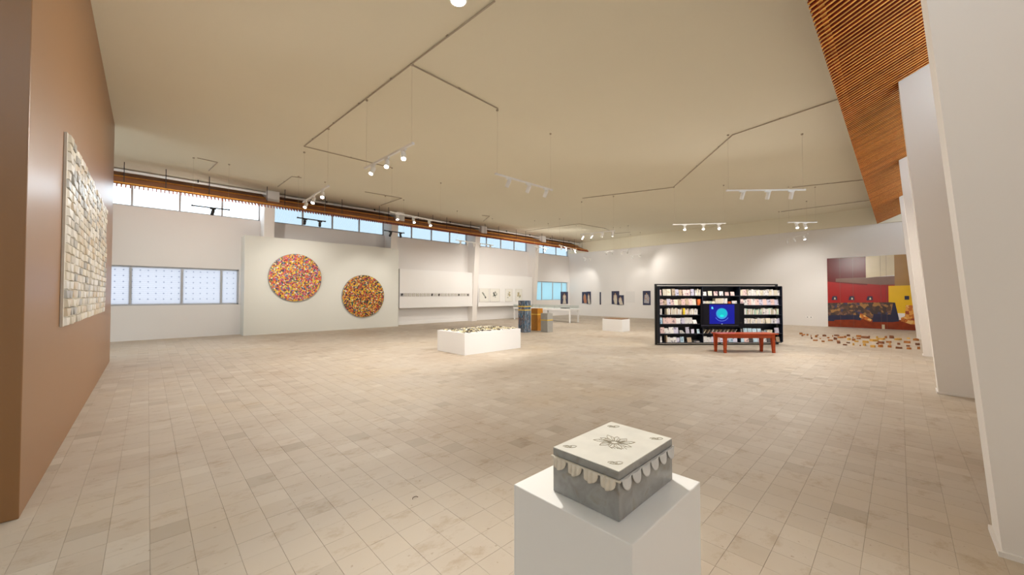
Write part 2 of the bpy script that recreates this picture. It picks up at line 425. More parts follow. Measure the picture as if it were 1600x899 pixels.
# daylight portals in the window openings
def portal(loc, rot, sx, sy):
    L = bpy.data.lights.new('daylight_portal', 'AREA'); L.shape = 'RECTANGLE'; L.size = sx; L.size_y = sy
    L.cycles.is_portal = True
    o = bpy.data.objects.new('daylight_portal', L); COL.objects.link(o); o.location = loc; o.rotation_euler = rot
LX = (X0 + X1) / 2; LW = X1 - X0
portal((LX, YL + .3, (CZ0 + CZ1) / 2), (-math.pi / 2, 0, 0), LW, CZ1 - CZ0)
portal((LX, YR - .3, (CZ0 + CZ1) / 2), (math.pi / 2, 0, 0), LW, CZ1 - CZ0)
portal((0.44, YL + .3, (LZ0 + LZ1) / 2), (-math.pi / 2, 0, 0), 4.1, LZ1 - LZ0)
portal((21.15, YL + .3, (LZ0 + LZ1) / 2), (-math.pi / 2, 0, 0), 3.7, LZ1 - LZ0)
portal((X0 - .3, 11.0, 1.95), (0, -math.pi / 2, 0), 2.9, 6.0)

# leaning piers (trim): deep fins whose inner edge leans into the hall towards the top
tcount = [0]
def pier(x, wall, sgn, base_d, top_d, label):
    tcount[0] += 1
    m = MB(); zt = ROOF
    def P(dep, z): return wall + sgn * dep
    lean = (top_d - base_d) / 5.0
    v = []
    for xx in (x, x + FW):
        v += [(xx, wall, 0), (xx, wall + sgn * base_d, 0), (xx, wall + sgn * (base_d + lean * zt), zt), (xx, wall, zt)]
    m.add(v, [(0, 1, 2, 3), (7, 6, 5, 4), (0, 4, 5, 1), (1, 5, 6, 2), (2, 6, 7, 3), (3, 7, 4, 0)])
    o = struct(m.build('trim_%d' % tcount[0], FINM), label)
    k = MB().box(x - .012, x + FW + .012, wall + sgn * .0, wall + sgn * (base_d + .018), 0, .03).build('skirting', FINM, o)
    return o
ordw = ['first', 'second', 'third', 'fourth', 'fifth', 'sixth']
for i, x in enumerate(FIN_L): pier(x, YL, -1, 0.42, 0.76, '%s leaning pier along the window wall' % ordw[i])
for i, x in enumerate(FIN_R): pier(x, YR, 1, -0.39 - YR, -0.03 - YR, '%s leaning pier beside the slatted wooden ceiling band' % ordw[i])

# beam stubs between ceiling edge and window wall
for i, x in enumerate(FIN_L):
    tcount[0] += 1
    m = MB(); v = []
    for xx in (x - .03, x + FW + .03):
        v += [(xx, 16.28, 4.96), (xx, 16.28, H), (xx, 17.2, H), (xx, 17.0, 4.96)]
    m.add(v, [(0, 1, 2, 3), (7, 6, 5, 4), (0, 4, 5, 1), (1, 5, 6, 2), (2, 6, 7, 3), (3, 7, 4, 0)])
    struct(m.build('trim_%d' % tcount[0], WALL, bevel=.01), '%s white beam end under the ceiling edge' % ordw[i])

# dropped beam along the far wall
tcount[0] += 1
struct(MB().box(X1 - .12, X1, YR, YL, 4.66, H).build('trim_%d' % tcount[0], CEIL), 'cream dropped beam across the top of the end wall')
# brown partition
struct(MB().box(-1.1, -0.6, 4.13, 12.45, 0, H).build('wall_partition', TANW, bevel=.006), 'tall tan partition wall carrying the shard mosaic')
# skirting of the recesses on the window wall
struct(MB().box(8.66, 13.43, YL - .05, YL, 0, .17).build('baseboard_left', SHOWW), 'white skirting below the row of small frames')

# ------------------------------------------------------------------ slatted wooden bands
def slat_band(name, yin, yout, rods, label, xs, t, hgt, board):
    sg = 1 if yout > yin else -1
    L = abs(yout - yin); rise = 0.45
    e = empty(name, (0, yin, ZS)); tag(e, label, 'slatted ceiling')
    m = MB()
    v = []
    for xx in (-t / 2, t / 2):
        v += [(xx, 0, 0), (xx, sg * L, L * rise), (xx, sg * L, L * rise + hgt), (xx, 0, hgt)]
    f = [(0, 1, 2, 3), (7, 6, 5, 4), (0, 4, 5, 1), (1, 5, 6, 2), (2, 6, 7, 3), (3, 7, 4, 0)]
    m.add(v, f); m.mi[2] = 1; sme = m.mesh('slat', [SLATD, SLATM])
    for x in xs:
        o = bpy.data.objects.new('slat', sme); COL.objects.link(o); o.parent = e; o.location = (x, 0, 0)
    for d in (0.06, L * .5, L - .2):                   # runners above the slats
        MB().box(xs[0], xs[-1], min(sg * d, sg * (d + .05)), max(sg * d, sg * (d + .05)), d * rise + hgt + .02, d * rise + hgt + .06).build('runner', SLATM, e)
    if board:
        k_ = .05 if sg < 0 else .0; q = [(0, k_), (L, L * rise + k_), (L, L * rise + k_ + .012), (0, k_ + .012)]; m = MB(); v = [(xx, sg * a_, b_ + hgt) for xx in (xs[0], xs[-1]) for a_, b_ in q]
        m.add(v, f); m.build('backing_board', SLATB if sg < 0 else SLATR, e)  # board over the piers is added to imitate shade in the slat gaps
    for x in rods:
        MB().tube([(x, sg * .08, hgt + .05), (x, sg * .08, H - ZS)], .010, 6).build('hanger_rod', DARK, e)
    return e
SP = 0.0935
slat_band('slatted_ceiling', YSL, 17.42, [-0.55, 0.35, 1.40, 3.02, 3.58, 4.98, 5.62, 7.2, 7.62, 9.1, 9.9, 10.7, 12.2, 13.2, 14.2, 15.6, 16.4, 17.9, 18.9, 20.1, 21.3, 22.2],
          'slatted red-brown wooden band hanging in front of the clerestory windows', [-1.35 + SP * i for i in range(260)], .026, .085, True)
slat_band('slatted_ceiling', YSR, -1.05, [], 'slatted red-brown wooden ceiling band above the leaning piers', [1.6 + SP * i for i in range(229)], .034, .022, True)
# pipe under the ceiling edge
pp = MB().tube([(-6, 16.50, 5.31), (23.0, 16.50, 5.31)], .045, 10).build('ceiling_pipe', WMETAL, smooth=False)
tag(pp, 'white pipe running along the ceiling edge by the clerestory windows', 'pipe')
for k in range(12):
    x = -0.9 + 2.05 * k
    MB().box(x, x + .03, 16.45, 16.55, 5.30, 5.40).build('pipe_clamp', DARK, pp)

# ------------------------------------------------------------------ display panels
DY = 16.88
da, db = ony(381, 480, DY).x, ony(622.5, 480, DY).x
struct(MB().box(da, db, DY, DY + .06, 0, 3.74).box(da, da + .06, DY + .06, YL, 0, 3.74).box(db - .06, db, DY + .06, YL, 0, 3.74)
       .build('wall_display_grey', PANELW), 'tall grey-white display wall carrying the two round paintings')
struct(MB().box(8.90, 13.46, 17.14, 17.20, 0.86, 2.80).box(8.9, 13.46, 17.2, YL, .86, .92).box(8.9, 13.46, 17.2, YL, 2.74, 2.8).build('wall_display_frames', SHOWW), 'raised white display panel behind the row of small frames')
struct(MB().box(13.86, 18.50, 17.14, 17.20, 0.83, 2.73).box(13.86, 18.5, 17.2, YL, .83, .89).box(13.86, 18.5, 17.2, YL, 2.67, 2.73).build('wall_display_drawings', SHOWW), 'raised white display panel behind the four drawings')

# ------------------------------------------------------------------ round paintings
CONF = [(0, (.55, .05, .05)), (.16, (.80, .50, .03)), (.32, (.70, .18, .03)), (.44, (.82, .62, .12)), (.53, (.06, .05, .08)), (.63, (.60, .14, .22)), (.72, (.12, .22, .36)), (.82, (.80, .72, .58)), (.88, (.34, .06, .18)), (.94, (.16, .22, .07))]
CONF2 = [(0, (.45, .04, .02)), (.17, (.72, .42, .015)), (.33, (.55, .15, .015)), (.46, (.78, .55, .06)), (.54, (.02, .02, .02)), (.72, (.45, .07, .06)), (.80, (.03, .10, .12)), (.89, (.66, .60, .42)), (.93, (.10, .14, .03))]
PEBBLE = mat('painting_edge', (.34, .32, .29), .6)
def disc(name, c_, r, m, label):
    e = empty(name, c_); tag(e, label, 'painting', 'round confetti paintings')
    n_ = 64; b = MB()
    v = []
    for rad, y in ((r, 0.0), (r, -.055), (r - .012, -.062)):
        v += [(rad * math.cos(2 * math.pi * i / n_), y, rad * math.sin(2 * math.pi * i / n_)) for i in range(n_)]
    b.add(v, [(i, (i + 1) % n_, n_ + (i + 1) % n_, n_ + i) for i in range(n_)] + [tuple(range(n_))])
    b.add(v, [(n_ + i, n_ + (i + 1) % n_, 2 * n_ + (i + 1) % n_, 2 * n_ + i) for i in range(n_)])
    b.build('rim', PEBBLE, e)
    # relief canvas: concentric grid with small random relief
    rg = random.Random(hash(label) & 0xff); K = 22; vv = [(0, -.064, 0)]; ff = []
    for k in range(1, K + 1):
        for i in range(n_):
            t = 2 * math.pi * i / n_; rad = (r - .012) * k / K
            vv.append((rad * math.cos(t), -.062 - (rg.random() * .016 if k < K else 0), rad * math.sin(t)))
    for i in range(n_): ff.append((0, 1 + i, 1 + (i + 1) % n_))
    for k in range(K - 1):
        for i in range(n_):
            a, b2 = 1 + k * n_ + i, 1 + k * n_ + (i + 1) % n_
            ff.append((a, a + n_, b2 + n_, b2))
    MM = MB(); MM.add(vv, ff); MM.build('painted_surface', m, e)
disc('round_painting', (ony(462.5, 434, DY - .05).x, DY - .004, 2.20), 0.955, confetti_mat('confetti_warm', 22, CONF, 1.3), 'larger round painting of pink, yellow and blue confetti dabs, hung higher')
disc('round_painting', (ony(568.5, 463, DY - .05).x, DY - .004, 1.455), 0.955, confetti_mat('confetti_dark', 22, CONF2, 4.1), 'round painting of orange, black and yellow confetti dabs, hung lower')

# ------------------------------------------------------------------ mosaic on the partition
e = empty('shard_mosaic', (-0.598, 5.55, 1.20)); tag(e, 'large mosaic of pale upright slivers in rows on the tan partition', 'artwork')
AW, AH = 4.65, 1.87
MB().box(0.0, 0.02, 0, AW, 0, AH).build('backing_board', mat('mosaic_backing', (.72, .69, .62), .7), e)
shm = [mat('shard_%d' % i, c_, .35, .5, var=.12, scale=20) for i, c_ in enumerate([(.60, .54, .43), (.68, .63, .52), (.50, .46, .39), (.70, .67, .61), (.56, .46, .33), (.36, .35, .32)])]
rg = random.Random(12); pieces = []
rows = 21; z = 0.0
for k in range(rows):
    hh = AH / rows; y = rg.uniform(0, .05)
    while y < AW - .06:
        w = rg.uniform(.17, .30)
        pieces.append((y, min(w, AW - y), k * hh, hh)); y += w
big = sorted(pieces, key=lambda p: p[0] + p[2] * .0)[:300]
bigs = set(big); rest = [MB() for _ in shm]
unit = MB()
unit.add([(0, .04, .05), (0, .96, .03), (0, .97, .95), (0, .05, .97), (1, .14, .10), (.8, .88, .08), (1, .86, .90), (.75, .12, .92)],
         [(0, 1, 5, 4), (1, 2, 6, 5), (2, 3, 7, 6), (3, 0, 4, 7), (4, 5, 6, 7)])
ums = []
for m_ in shm: ums.append(unit.mesh('shard', m_))
for p in pieces:
    mi = rg.randrange(len(shm)); d = rg.uniform(.012, .03)
    if p in bigs:
        o = bpy.data.objects.new('shard', ums[mi]); COL.objects.link(o); o.parent = e
        o.location = (.02, p[0], p[2]); o.scale = (d, p[1], p[3]); o.rotation_euler = (rg.uniform(-.03, .03), 0, 0)
    else:
        rest[mi].add([(.02 + x_ * d, p[0] + y_ * p[1], p[2] + z_ * p[3]) for x_, y_, z_ in unit.v], unit.f)
allr = MB()
for i, r_ in enumerate(rest):
    allr.cur = i; allr.add(r_.v, r_.f)
allr.build('shard_field', shm, e)['kind'] = 'stuff'

# ------------------------------------------------------------------ framed works on the window wall
FRAMEW = mat('pale_frame', (.36, .31, .27), .5); FRAMED = mat('grey_frame', (.16, .16, .18), .5)
PAPER = mat('paper', (.80, .78, .72), .8); INK = mat('ink', (.06, .06, .06), .8); WASH = mat('grey_green_wash', (.33, .35, .29), .8, var=.5, scale=14); OCHRE = mat('ochre_wash', (.50, .42, .24), .8, var=.4, scale=14)
def blob(cx_, cz_, rx, rz, rg_, n_=9):
    return [(cx_ + rx * (0.6 + .5 * rg_.random()) * math.cos(2 * math.pi * i / n_), cz_ + rz * (0.6 + .5 * rg_.random()) * math.sin(2 * math.pi * i / n_)) for i in range(n_)]
MXZ = lambda x, y, z: Matrix(((1, 0, 0, x), (0, 0, -1, y), (0, 1, 0, z), (0, 0, 0, 1)))      # local xy -> world xz, extrude to -y
rg = random.Random(5)
xs20 = [8.965 + (13.05 - 8.965) * i / 19 for i in range(20)]
for i, x in enumerate(xs20):
    e = empty('small_frame', (x + .06, 17.14, 1.52))
    dark = i in (0, 8, 10, 16, 19)
    pos = ['at the end of the row beside the grey display wall', 'second in the row', 'third in the row'][i] if i < 3 else ('last in the row, beside the pier' if i == 19 else ordinal(i + 1) + ' in the row from the grey display wall')
    tag(e, '%s small square framed picture, %s' % ('dark' if dark else 'pale', pos), 'picture', 'row of small square frames')
    f = MB(); s = .076
    f.box(-s, s, -.025, 0, -s, -s + .014).box(-s, s, -.025, 0, s - .014, s).box(-s, -s + .014, -.025, 0, -s + .014, s - .014).box(s - .014, s, -.025, 0, -s + .014, s - .014)
    f.build('frame', FRAMED if i == 0 else FRAMEW, e)
    MB().box(-s + .014, s - .014, -.012, 0, -s + .014, s - .014).build('mat_board', PAPER, e)
    k = .055 if dark else .03
    MB().prism(blob(0, 0, k * 1.1, k * 1.2, rg), .002, MXZ(0, -.012, 0)).build('print', INK if dark else WASH, e)
for i, (x0, x1, words_) in enumerate([(13.93, 14.66, 'of grey-green branches, next to the pier'), (14.74, 15.53, 'of dark grey foliage, second from the pier'), (16.02, 16.62, 'of tan leaves, third from the pier'), (16.92, 17.50, 'of tan flowers, farthest from the pier')]):
    e = empty('framed_drawing', ((x0 + x1) / 2, 17.14, 1.50)); tag(e, 'white framed drawing ' + words_, 'drawing', 'four framed drawings')
    w = (x1 - x0) / 2; hh = .40
    f = MB(); f.box(-w, w, -.03, 0, -hh, -hh + .02).box(-w, w, -.03, 0, hh - .02, hh).box(-w, -w + .02, -.03, 0, -hh, hh).box(w - .02, w, -.03, 0, -hh, hh)
    f.build('frame', mat('white_oak_frame', (.74, .71, .66), .5), e)
    MB().box(-w + .02, w - .02, -.014, 0, -hh + .02, hh - .02).build('paper', PAPER, e)
    d = MB(); lay = 0
    for q_ in range(16):
        d.cur = 0 if q_ % 3 else 1
        t = q_ / 16.0
        cxq = (-.25 + .5 * t) * w * 1.3 if i == 0 else rg.uniform(-.35, .4) * w
        czq = (.15 - .3 * t) if i == 0 else rg.uniform(-.15, .22)
        d.prism(blob(cxq, czq, rg.uniform(.02, .09), rg.uniform(.02, .07), rg), .001 + .0004 * q_, MXZ(0, -.014, 0))
    d.build('drawing_marks', [WASH if i < 2 else OCHRE, INK if i < 2 else WASH], e)

# ------------------------------------------------------------------ photographs at the far corner
NAVY = mat('photo_navy', (.035, .038, .085), .3, .4, var=.3, scale=3); SKIN = mat('photo_skin', (.42, .27, .18), .4); CREAM = mat('photo_cream_cloth', (.62, .56, .46), .4); GREYC = mat('photo_grey_cloth', (.40, .39, .42), .4); BLACKP = mat('photo_black_hair', (.012, .01, .012), .4); RUST = mat('photo_rust', (.50, .22, .12), .4)
EDGE = mat('panel_edge', (.10, .10, .11), .5)
MYZ = lambda x, y, z: Matrix(((0, 0, -1, x), (-1, 0, 0, y), (0, 1, 0, z), (0, 0, 0, 1)))   # local x -> -y (picture right), local y -> z, extrude to -x
def photo(name, mtx, w, h_, label, style, cloth, skin=SKIN):
    """mtx maps local xy to the wall; local z leaves the wall"""
    e = empty(name); e.matrix_world = mtx; tag(e, label, 'photograph', 'dark figure photographs')
    MB().box(-w / 2, w / 2, 0, h_, 0, .02).build('panel', EDGE, e)
    MB().box(-w / 2 + .004, w / 2 - .004, .004, h_ - .004, .02, .0225).build('background_print', NAVY, e)
    if style == 'plain': return e
    dz = .0225; z_ = Matrix.Translation((0, 0, dz))
    f = MB()
    cx_ = 0.0; top = h_ * .82
    def el(cx__, cy__, rx, ry, d): f.prism([(cx__ + rx * math.cos(t * .5236), cy__ + ry * math.sin(t * .5236)) for t in range(12)], d, z_)
    f.cur = 2; el(cx_, top, w * .115, h_ * .075, .0008)
    f.cur = 1; el(cx_, top - h_ * .015, w * .075, h_ * .055, .0012)
    f.prism([(cx_ - .16 * w, h_ * .68), (cx_ + .16 * w, h_ * .68), (cx_ + .10 * w, h_ * .76), (cx_ - .10 * w, h_ * .76)], .0008, z_)
    f.cur = 0
    if style == 'gown': f.prism([(cx_ - .24 * w, .02), (cx_ + .24 * w, .02), (cx_ + .12 * w, h_ * .5), (cx_ + .19 * w, h_ * .70), (cx_ - .19 * w, h_ * .70), (cx_ - .12 * w, h_ * .5)], .001, z_)
    elif style == 'lean': f.prism([(cx_ - .1 * w, .02), (cx_ + .40 * w, .02), (cx_ + .25 * w, h_ * .42), (cx_ + .15 * w, h_ * .70), (cx_ - .22 * w, h_ * .68), (cx_ - .26 * w, h_ * .4)], .001, z_)
    else:
        f.prism([(cx_ - .34 * w, h_ * .15), (cx_ + .30 * w, h_ * .12), (cx_ + .36 * w, h_ * .5), (cx_ + .2 * w, h_ * .74), (cx_ - .25 * w, h_ * .72)], .001, z_)
        f.cur = 1; el(-.08 * w, h_ * .45, w * .10, h_ * .05, .0015); el(.14 * w, h_ * .33, w * .08, h_ * .05, .0015)
    f.cur = 1
    f.prism([(cx_ - .26 * w, h_ * .42), (cx_ - .18 * w, h_ * .42), (cx_ - .13 * w, h_ * .70), (cx_ - .2 * w, h_ * .70)], .0014, z_)
    f.prism([(cx_ + .18 * w, h_ * .42), (cx_ + .26 * w, h_ * .42), (cx_ + .2 * w, h_ * .70), (cx_ + .13 * w, h_ * .70)], .0014, z_)
    f.build('figure_print', [cloth, skin, BLACKP], e)
    return e
photo('photograph', MXZ(22.53, 17.598, .84), .88, .92, 'dark photograph of a standing figure in a pale gown, hung before the blue window', 'gown', CREAM)
xw = X1
photo('photograph', MYZ(xw, 16.16, .90), .50, .84, 'dark photograph of a figure in rust cloth, overlapped by a grey print', 'lean', RUST)
photo('photograph', MYZ(xw - .03, 15.80, .86), .36, .90, 'narrow grey photograph overlapping the rust clothed figure', 'lean', CREAM)
photo('photograph', MYZ(xw, 14.84, .82), .10, .90, 'slim dark upright panel alone between two pairs of photographs', 'plain', CREAM)
photo('photograph', MYZ(xw - .003, 13.64, .88), .58, .90, 'dark photograph of a bending figure in a cream wrap', 'lean', CREAM)
photo('photograph', MYZ(xw - .03, 13.24, .84), .50, .66, 'lower photograph of trailing cream cloth overlapping its neighbour', 'lean', CREAM)
photo('photograph', MYZ(xw, 11.38, .86), .52, .92, 'grey-blue photograph of a crouching figure, nearest the bookcase', 'crouch', GREYC)
tp = MB().box(X1 - .004, X1, 12.2, 12.85, 1.0, 1.75).build('wall_text', mat('text_vinyl', (.745, .725, .71), .7)); tag(tp, 'faint pale text panel between two photographs on the end wall', 'sign')
so = empty('wall_socket', onx(1264.5, 496, X1)); tag(so, 'white double wall socket low on the end wall by the mural', 'socket')
MB().box(-.012, 0, -.14, .14, -.04, .04).build('plate', SHOWW, so, bevel=.003)
for s in (-.07, .07): MB().frustum((-.014, s, 0), .022, (-.010, s, 0), .022, 12).build('outlet', EDGE, so)

# ------------------------------------------------------------------ mural
e = empty('mural'); MUM = MYZ(X1, 2.38, .02); e.matrix_world = MUM
tag(e, 'wall-sized photographic mural of a patterned sofa in a red and yellow room', 'mural')
MW, MH = 3.0, 3.22
MRED = mat('mural_red', (.36, .012, .012), .25, .5, var=.12, scale=1.2); MMAR = mat('mural_maroon', (.13, .012, .014), .2, .5, var=.25, scale=1.0); MYEL = mat('mural_yellow', (.80, .50, .01), .25, .5, var=.08, scale=2)
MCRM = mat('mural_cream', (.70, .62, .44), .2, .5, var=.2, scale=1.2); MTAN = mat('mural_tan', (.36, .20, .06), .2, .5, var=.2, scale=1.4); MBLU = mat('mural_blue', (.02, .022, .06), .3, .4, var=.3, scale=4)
MCAR = mat('mural_carpet', (.24, .035, .008), .35, .3, var=.5, scale=5); MGR = mat('mural_greybrown', (.22, .13, .10), .2, .5, var=.3, scale=1.5)
MFLO = confetti_mat('mural_floral', 9, [(0, (.05, .03, .03)), (.4, (.10, .05, .03)), (.6, (.34, .17, .05)), (.8, (.18, .09, .06)), (.92, (.04, .04, .10))], 2.2)
MORA = confetti_mat('mural_orange_floral', 11, [(0, (.55, .16, .02)), (.35, (.75, .35, .06)), (.6, (.32, .05, .01)), (.8, (.80, .50, .16))], 5.5)
MB().box(0, MW, 0, MH, 0, .03).build('backing_board', SHOWW, e)
layer = [0]
def mp_(name, poly, m_):
    layer[0] += 1
    MB().prism([(u * MW, v * MH) for u, v in poly], .0008 + .0004 * layer[0], Matrix.Translation((0, 0, .03))).build(name, m_, e)
mp_('red_wall_print', [(0, .30), (.80, .30), (.80, .66), (0, .68)], MRED)
mp_('maroon_print', [(0, .66), (.26, .62), (.46, .60), (.46, 1), (0, 1)], MMAR)
mp_('lintel_print', [(.10, .655), (.60, .60), (.90, .60), (.90, .72), (.10, .70)], MGR)
mp_('cream_upper_area', [(.445, .70), (.745, .73), (.745, 1), (.445, 1)], MCRM)  # flat cream area in the upper middle of the mural
mp_('tan_upper_area', [(.745, .58), (1, .58), (1, 1), (.745, 1)], MTAN)  # flat tan area in the upper corner of the mural
mp_('yellow_wall_print', [(.68, .22), (1, .22), (1, .59), (.68, .585)], MYEL)
mp_('carpet_print', [(0, 0), (1, 0), (1, .12), (.62, .14), (0, .15)], MCAR)
mp_('sofa_back_print', [(0, .13), (.72, .12), (.745, .16), (.745, .36), (.70, .365), (0, .345)], MFLO)
mp_('sofa_seat_print', [(0, .08), (.38, .09), (.38, .18), (.05, .17), (0, .15)], MBLU)
mp_('sofa_end_print', [(.50, .09), (.78, .10), (.78, .15), (.745, .36), (.725, .36), (.70, .20), (.52, .20)], MBLU)
mp_('rug_print', [(.05, .02), (.60, .02), (.60, .08), (.30, .115), (.08, .10)], MCAR)
mp_('cushion_print', [(.365, .15), (.50, .08), (.51, .115), (.375, .215)], MORA)
mp_('armchair_print', [(.80, .10), (.98, .02), (1, .02), (1, .32), (.85, .33), (.84, .18), (.80, .16)], MORA)
mp_('table_print', [(.60, .05), (.99, .0), (.99, .04), (.80, .115), (.60, .075)], MCAR)
mp_('table_leg_print', [(.605, .0), (.635, .0), (.635, .06), (.605, .06)], MCRM)
for u in (.08, .28, .48):
    mp_('wall_lamp_print', [(u - .035, .39), (u + .035, .39), (u + .03, .445), (u - .02, .445)], MBLU)
    mp_('wall_lamp_glow_print', [(u - .004, .398), (u + .018, .398), (u + .014, .425), (u, .425)], MCRM)
mp_('picture_print', [(.84, .40), (.885, .40), (.885, .45), (.84, .45)], MBLU)
for u in (.15, .30, .60, .66): MB().box(u * MW, u * MW + .006, .03, MH, .03, .044).build('seam', MGR, e)

# ------------------------------------------------------------------ shards on the floor
SH = [(15,165,40),(60,185,15),(130,187,40),(150,165,30),(70,210,30),(115,235,60),(185,212,25),(232,175,60),(220,250,35),(290,200,50),(310,235,60),(345,180,25),(400,170,90),(440,197,90),(380,220,60),(420,245,50),(425,268,60),(510,195,50),(548,175,40),(560,225,60),(613,198,18),(510,293,80),(550,267,40),(625,235,50),(620,293,45),(660,250,40),(690,185,50),(690,212,60),(710,303,22),(765,300,35),(775,262,70),(780,200,100),(825,190,25),(885,240,90),(880,320,70),(930,205,30),(935,280,30),(985,220,80),(990,270,90),(980,318,80),(1050,200,35),(1085,260,80),(1100,285,35),(1100,322,50),(1115,200,90),(1200,225,110),(1215,285,80),(1215,338,80),(1330,265,80),(1345,208,45),(1340,310,50),(1350,345,70),(1450,232,85),(1465,292,65),(1480,345,50),(-70,150,45),(-40,160,40),(-55,172,30)]
shc = [wood_mat('shard_brown', (.30, .10, .02), (.45, .18, .04), .6, (6, 6, 6)), wood_mat('shard_ochre', (.50, .27, .05), (.62, .38, .10), .6, (6, 6, 6)), wood_mat('shard_dark', (.14, .05, .02), (.26, .10, .04), .6, (6, 6, 6))]
rg = random.Random(21)
for (u, v, w) in SH:
    p = onz(1260 + u / 8.42, 505 + v / 8.42)
    d = (p - Vector((0, 0, EYE))).dot(Vector(_F)); wid = w / 8.42 * d / FPX
    n_ = rg.randint(5, 8); m = MB(); th = rg.uniform(.03, .08)
    rx, ry = wid / 2, wid / 2 * rg.uniform(.5, .95)
    poly = [(rx * rg.uniform(.6, 1.1) * math.cos(2 * math.pi * i / n_), ry * rg.uniform(.5, 1.1) * math.sin(2 * math.pi * i / n_)) for i in range(n_)]
    vv = [(x, y, 0) for x, y in poly] + [(x * .92, y * .92, th + abs(x) * rg.uniform(0, .25)) for x, y in poly] + [(0, 0, th * .9)]
    m.add(vv, [(i, (i + 1) % n_, n_ + (i + 1) % n_, n_ + i) for i in range(n_)] + [(n_ + i, n_ + (i + 1) % n_, 2 * n_) for i in range(n_)] + [tuple(range(n_ - 1, -1, -1))])
    mi = 0 if u < 560 else rg.choice([0, 1, 1, 0, 2]); mi = rg.choice([0, 0, 2]) if u < 560 else mi
    o = m.build('floor_shard', shc[mi]); o.location = (p.x, p.y, 0); o.rotation_euler = (0, 0, YAW - math.pi / 2 + rg.uniform(-1.1, 1.1))
    tag(o, '%s %s fragment %s, %s' % ('large' if w > 70 else 'small' if w < 36 else 'medium', ['brown', 'ochre', 'dark brown'][mi], ['near the bookcase', 'before the mural sofa', 'before the mural armchair', 'beside the pier'][min(3, max(0, int(u / 380)))], ['closest to the mural', 'in the inner row', 'in the outer row', 'farthest from the mural'][min(3, max(0, int((v - 165) / 48)))]), 'fragment', 'brown fragments strewn before the mural')

same = {}
for o in [o for o in COL.objects if o.name.startswith('floor_shard')]: same.setdefault(o['label'], []).append(o)
for lab, os_ in same.items():
    if len(os_) > 1:
        os_.sort(key=lambda o: pix(o.location)[0])
        for i, o in enumerate(os_): o['label'] = lab + ', %s from the bookcase' % ordinal(i + 1)

# ------------------------------------------------------------------ low plinth with tangled bits
e = empty('low_plinth', (5.66, 7.53, 0)); tag(e, 'long low white plinth heaped with pale curled pieces', 'plinth')
PL, PW_, PH = 1.98, 1.22, .55
MB().box(0, PL, 0, PW_, 0, PH - .02).build('body', WHITE, e, bevel=.004)
MB().box(0, PL, 0, .03, PH - .02, PH).box(0, PL, PW_ - .03, PW_, PH - .02, PH).box(0, .03, .03, PW_ - .03, PH - .02, PH).box(PL - .03, PL, .03, PW_ - .03, PH - .02, PH).build('rim', WHITE, e)
cur = MB(); rg = random.Random(4)
for k in range(420):
    cx_, cy_ = rg.uniform(.10, PL - .10), rg.uniform(.10, PW_ - .10); r_ = rg.uniform(.02, .06); a0 = rg.uniform(0, 6.28); sp = rg.uniform(1.5, 4.5); zz = PH - .012 + rg.random() * .03
    tl_ = rg.uniform(-.5, .5)
    pts = [(cx_ + r_ * math.cos(a0 + sp * i / 6), cy_ + r_ * math.sin(a0 + sp * i / 6), zz + tl_ * r_ * math.sin(a0 + sp * i / 6) * .5 + .012) for i in range(7)]
    cur.cur = rg.choice([0, 0, 1, 2, 2, 3]); cur.tube(pts, rg.uniform(.006, .011), 5)
cu = cur.build('curled_pieces', [mat('curl_cream', (.82, .77, .62), .5), mat('curl_yellow', (.66, .56, .26), .5), mat('curl_dark', (.07, .06, .05), .5), mat('curl_brown', (.30, .24, .16), .5)])
cu.location = (5.66, 7.53, 0.0)
tag(cu, 'layer of pale curled pieces lying on the long low plinth', 'curled pieces', kind='stuff')

# ------------------------------------------------------------------ three banded columns
blue = marble_mat('blue_marble', [(.28, (.010, .015, .022)), (.38, (.02, .10, .20)), (.44, (.010, .02, .03)), (.49, (.42, .40, .42)), (.52, (.03, .20, .36)), (.57, (.015, .025, .035)), (.61, (.34, .20, .17)), (.65, (.015, .03, .05)), (.72, (.06, .24, .42))], (4.5, 4.5, .8), 2.0)
orange = marble_mat('amber_marble', [(.3, (.34, .12, .005)), (.5, (.50, .20, .01)), (.7, (.42, .17, .01))], (6, 6, 2), 1.5)
greyc = mat('grey_concrete', (.37, .36, .33), .7, var=.1, scale=9)
def column(x, y, w, d, h_, m_, bands, label):
    e = empty('banded_column', (x, y, 0)); tag(e, label, 'column', 'three banded columns')
    MB().box(0, w, 0, d, 0, h_).build('shaft', m_, e, bevel=.006)
    for z in bands: MB().box(-.006, w + .006, -.006, d + .006, z - .02, z + .02).build('band', GOLD, e)
column(10.83, 10.44, .34, .37, 1.28, blue, [1.045, .90], 'tall blue marbled column with two yellow bands')
column(11.76, 10.60, .34, .36, .94, orange, [.69], 'amber column with one yellow band between its two neighbours')
column(11.55, 9.87, .33, .36, .765, greyc, [.49], 'short grey column with one yellow band')

# ------------------------------------------------------------------ white plinth with brown top
e = empty('white_plinth', (13.86, 7.87, 0)); tag(e, 'small white plinth with a thin brown slab on top', 'plinth')
MB().box(0, .62, 0, .92, 0, .50).build('body', WHITE, e, bevel=.004)
MB().box(.04, .58, .04, .88, .50, .53).build('slab', mat('brown_slab', (.25, .14, .07), .6, var=.4, scale=12), e, bevel=.004)

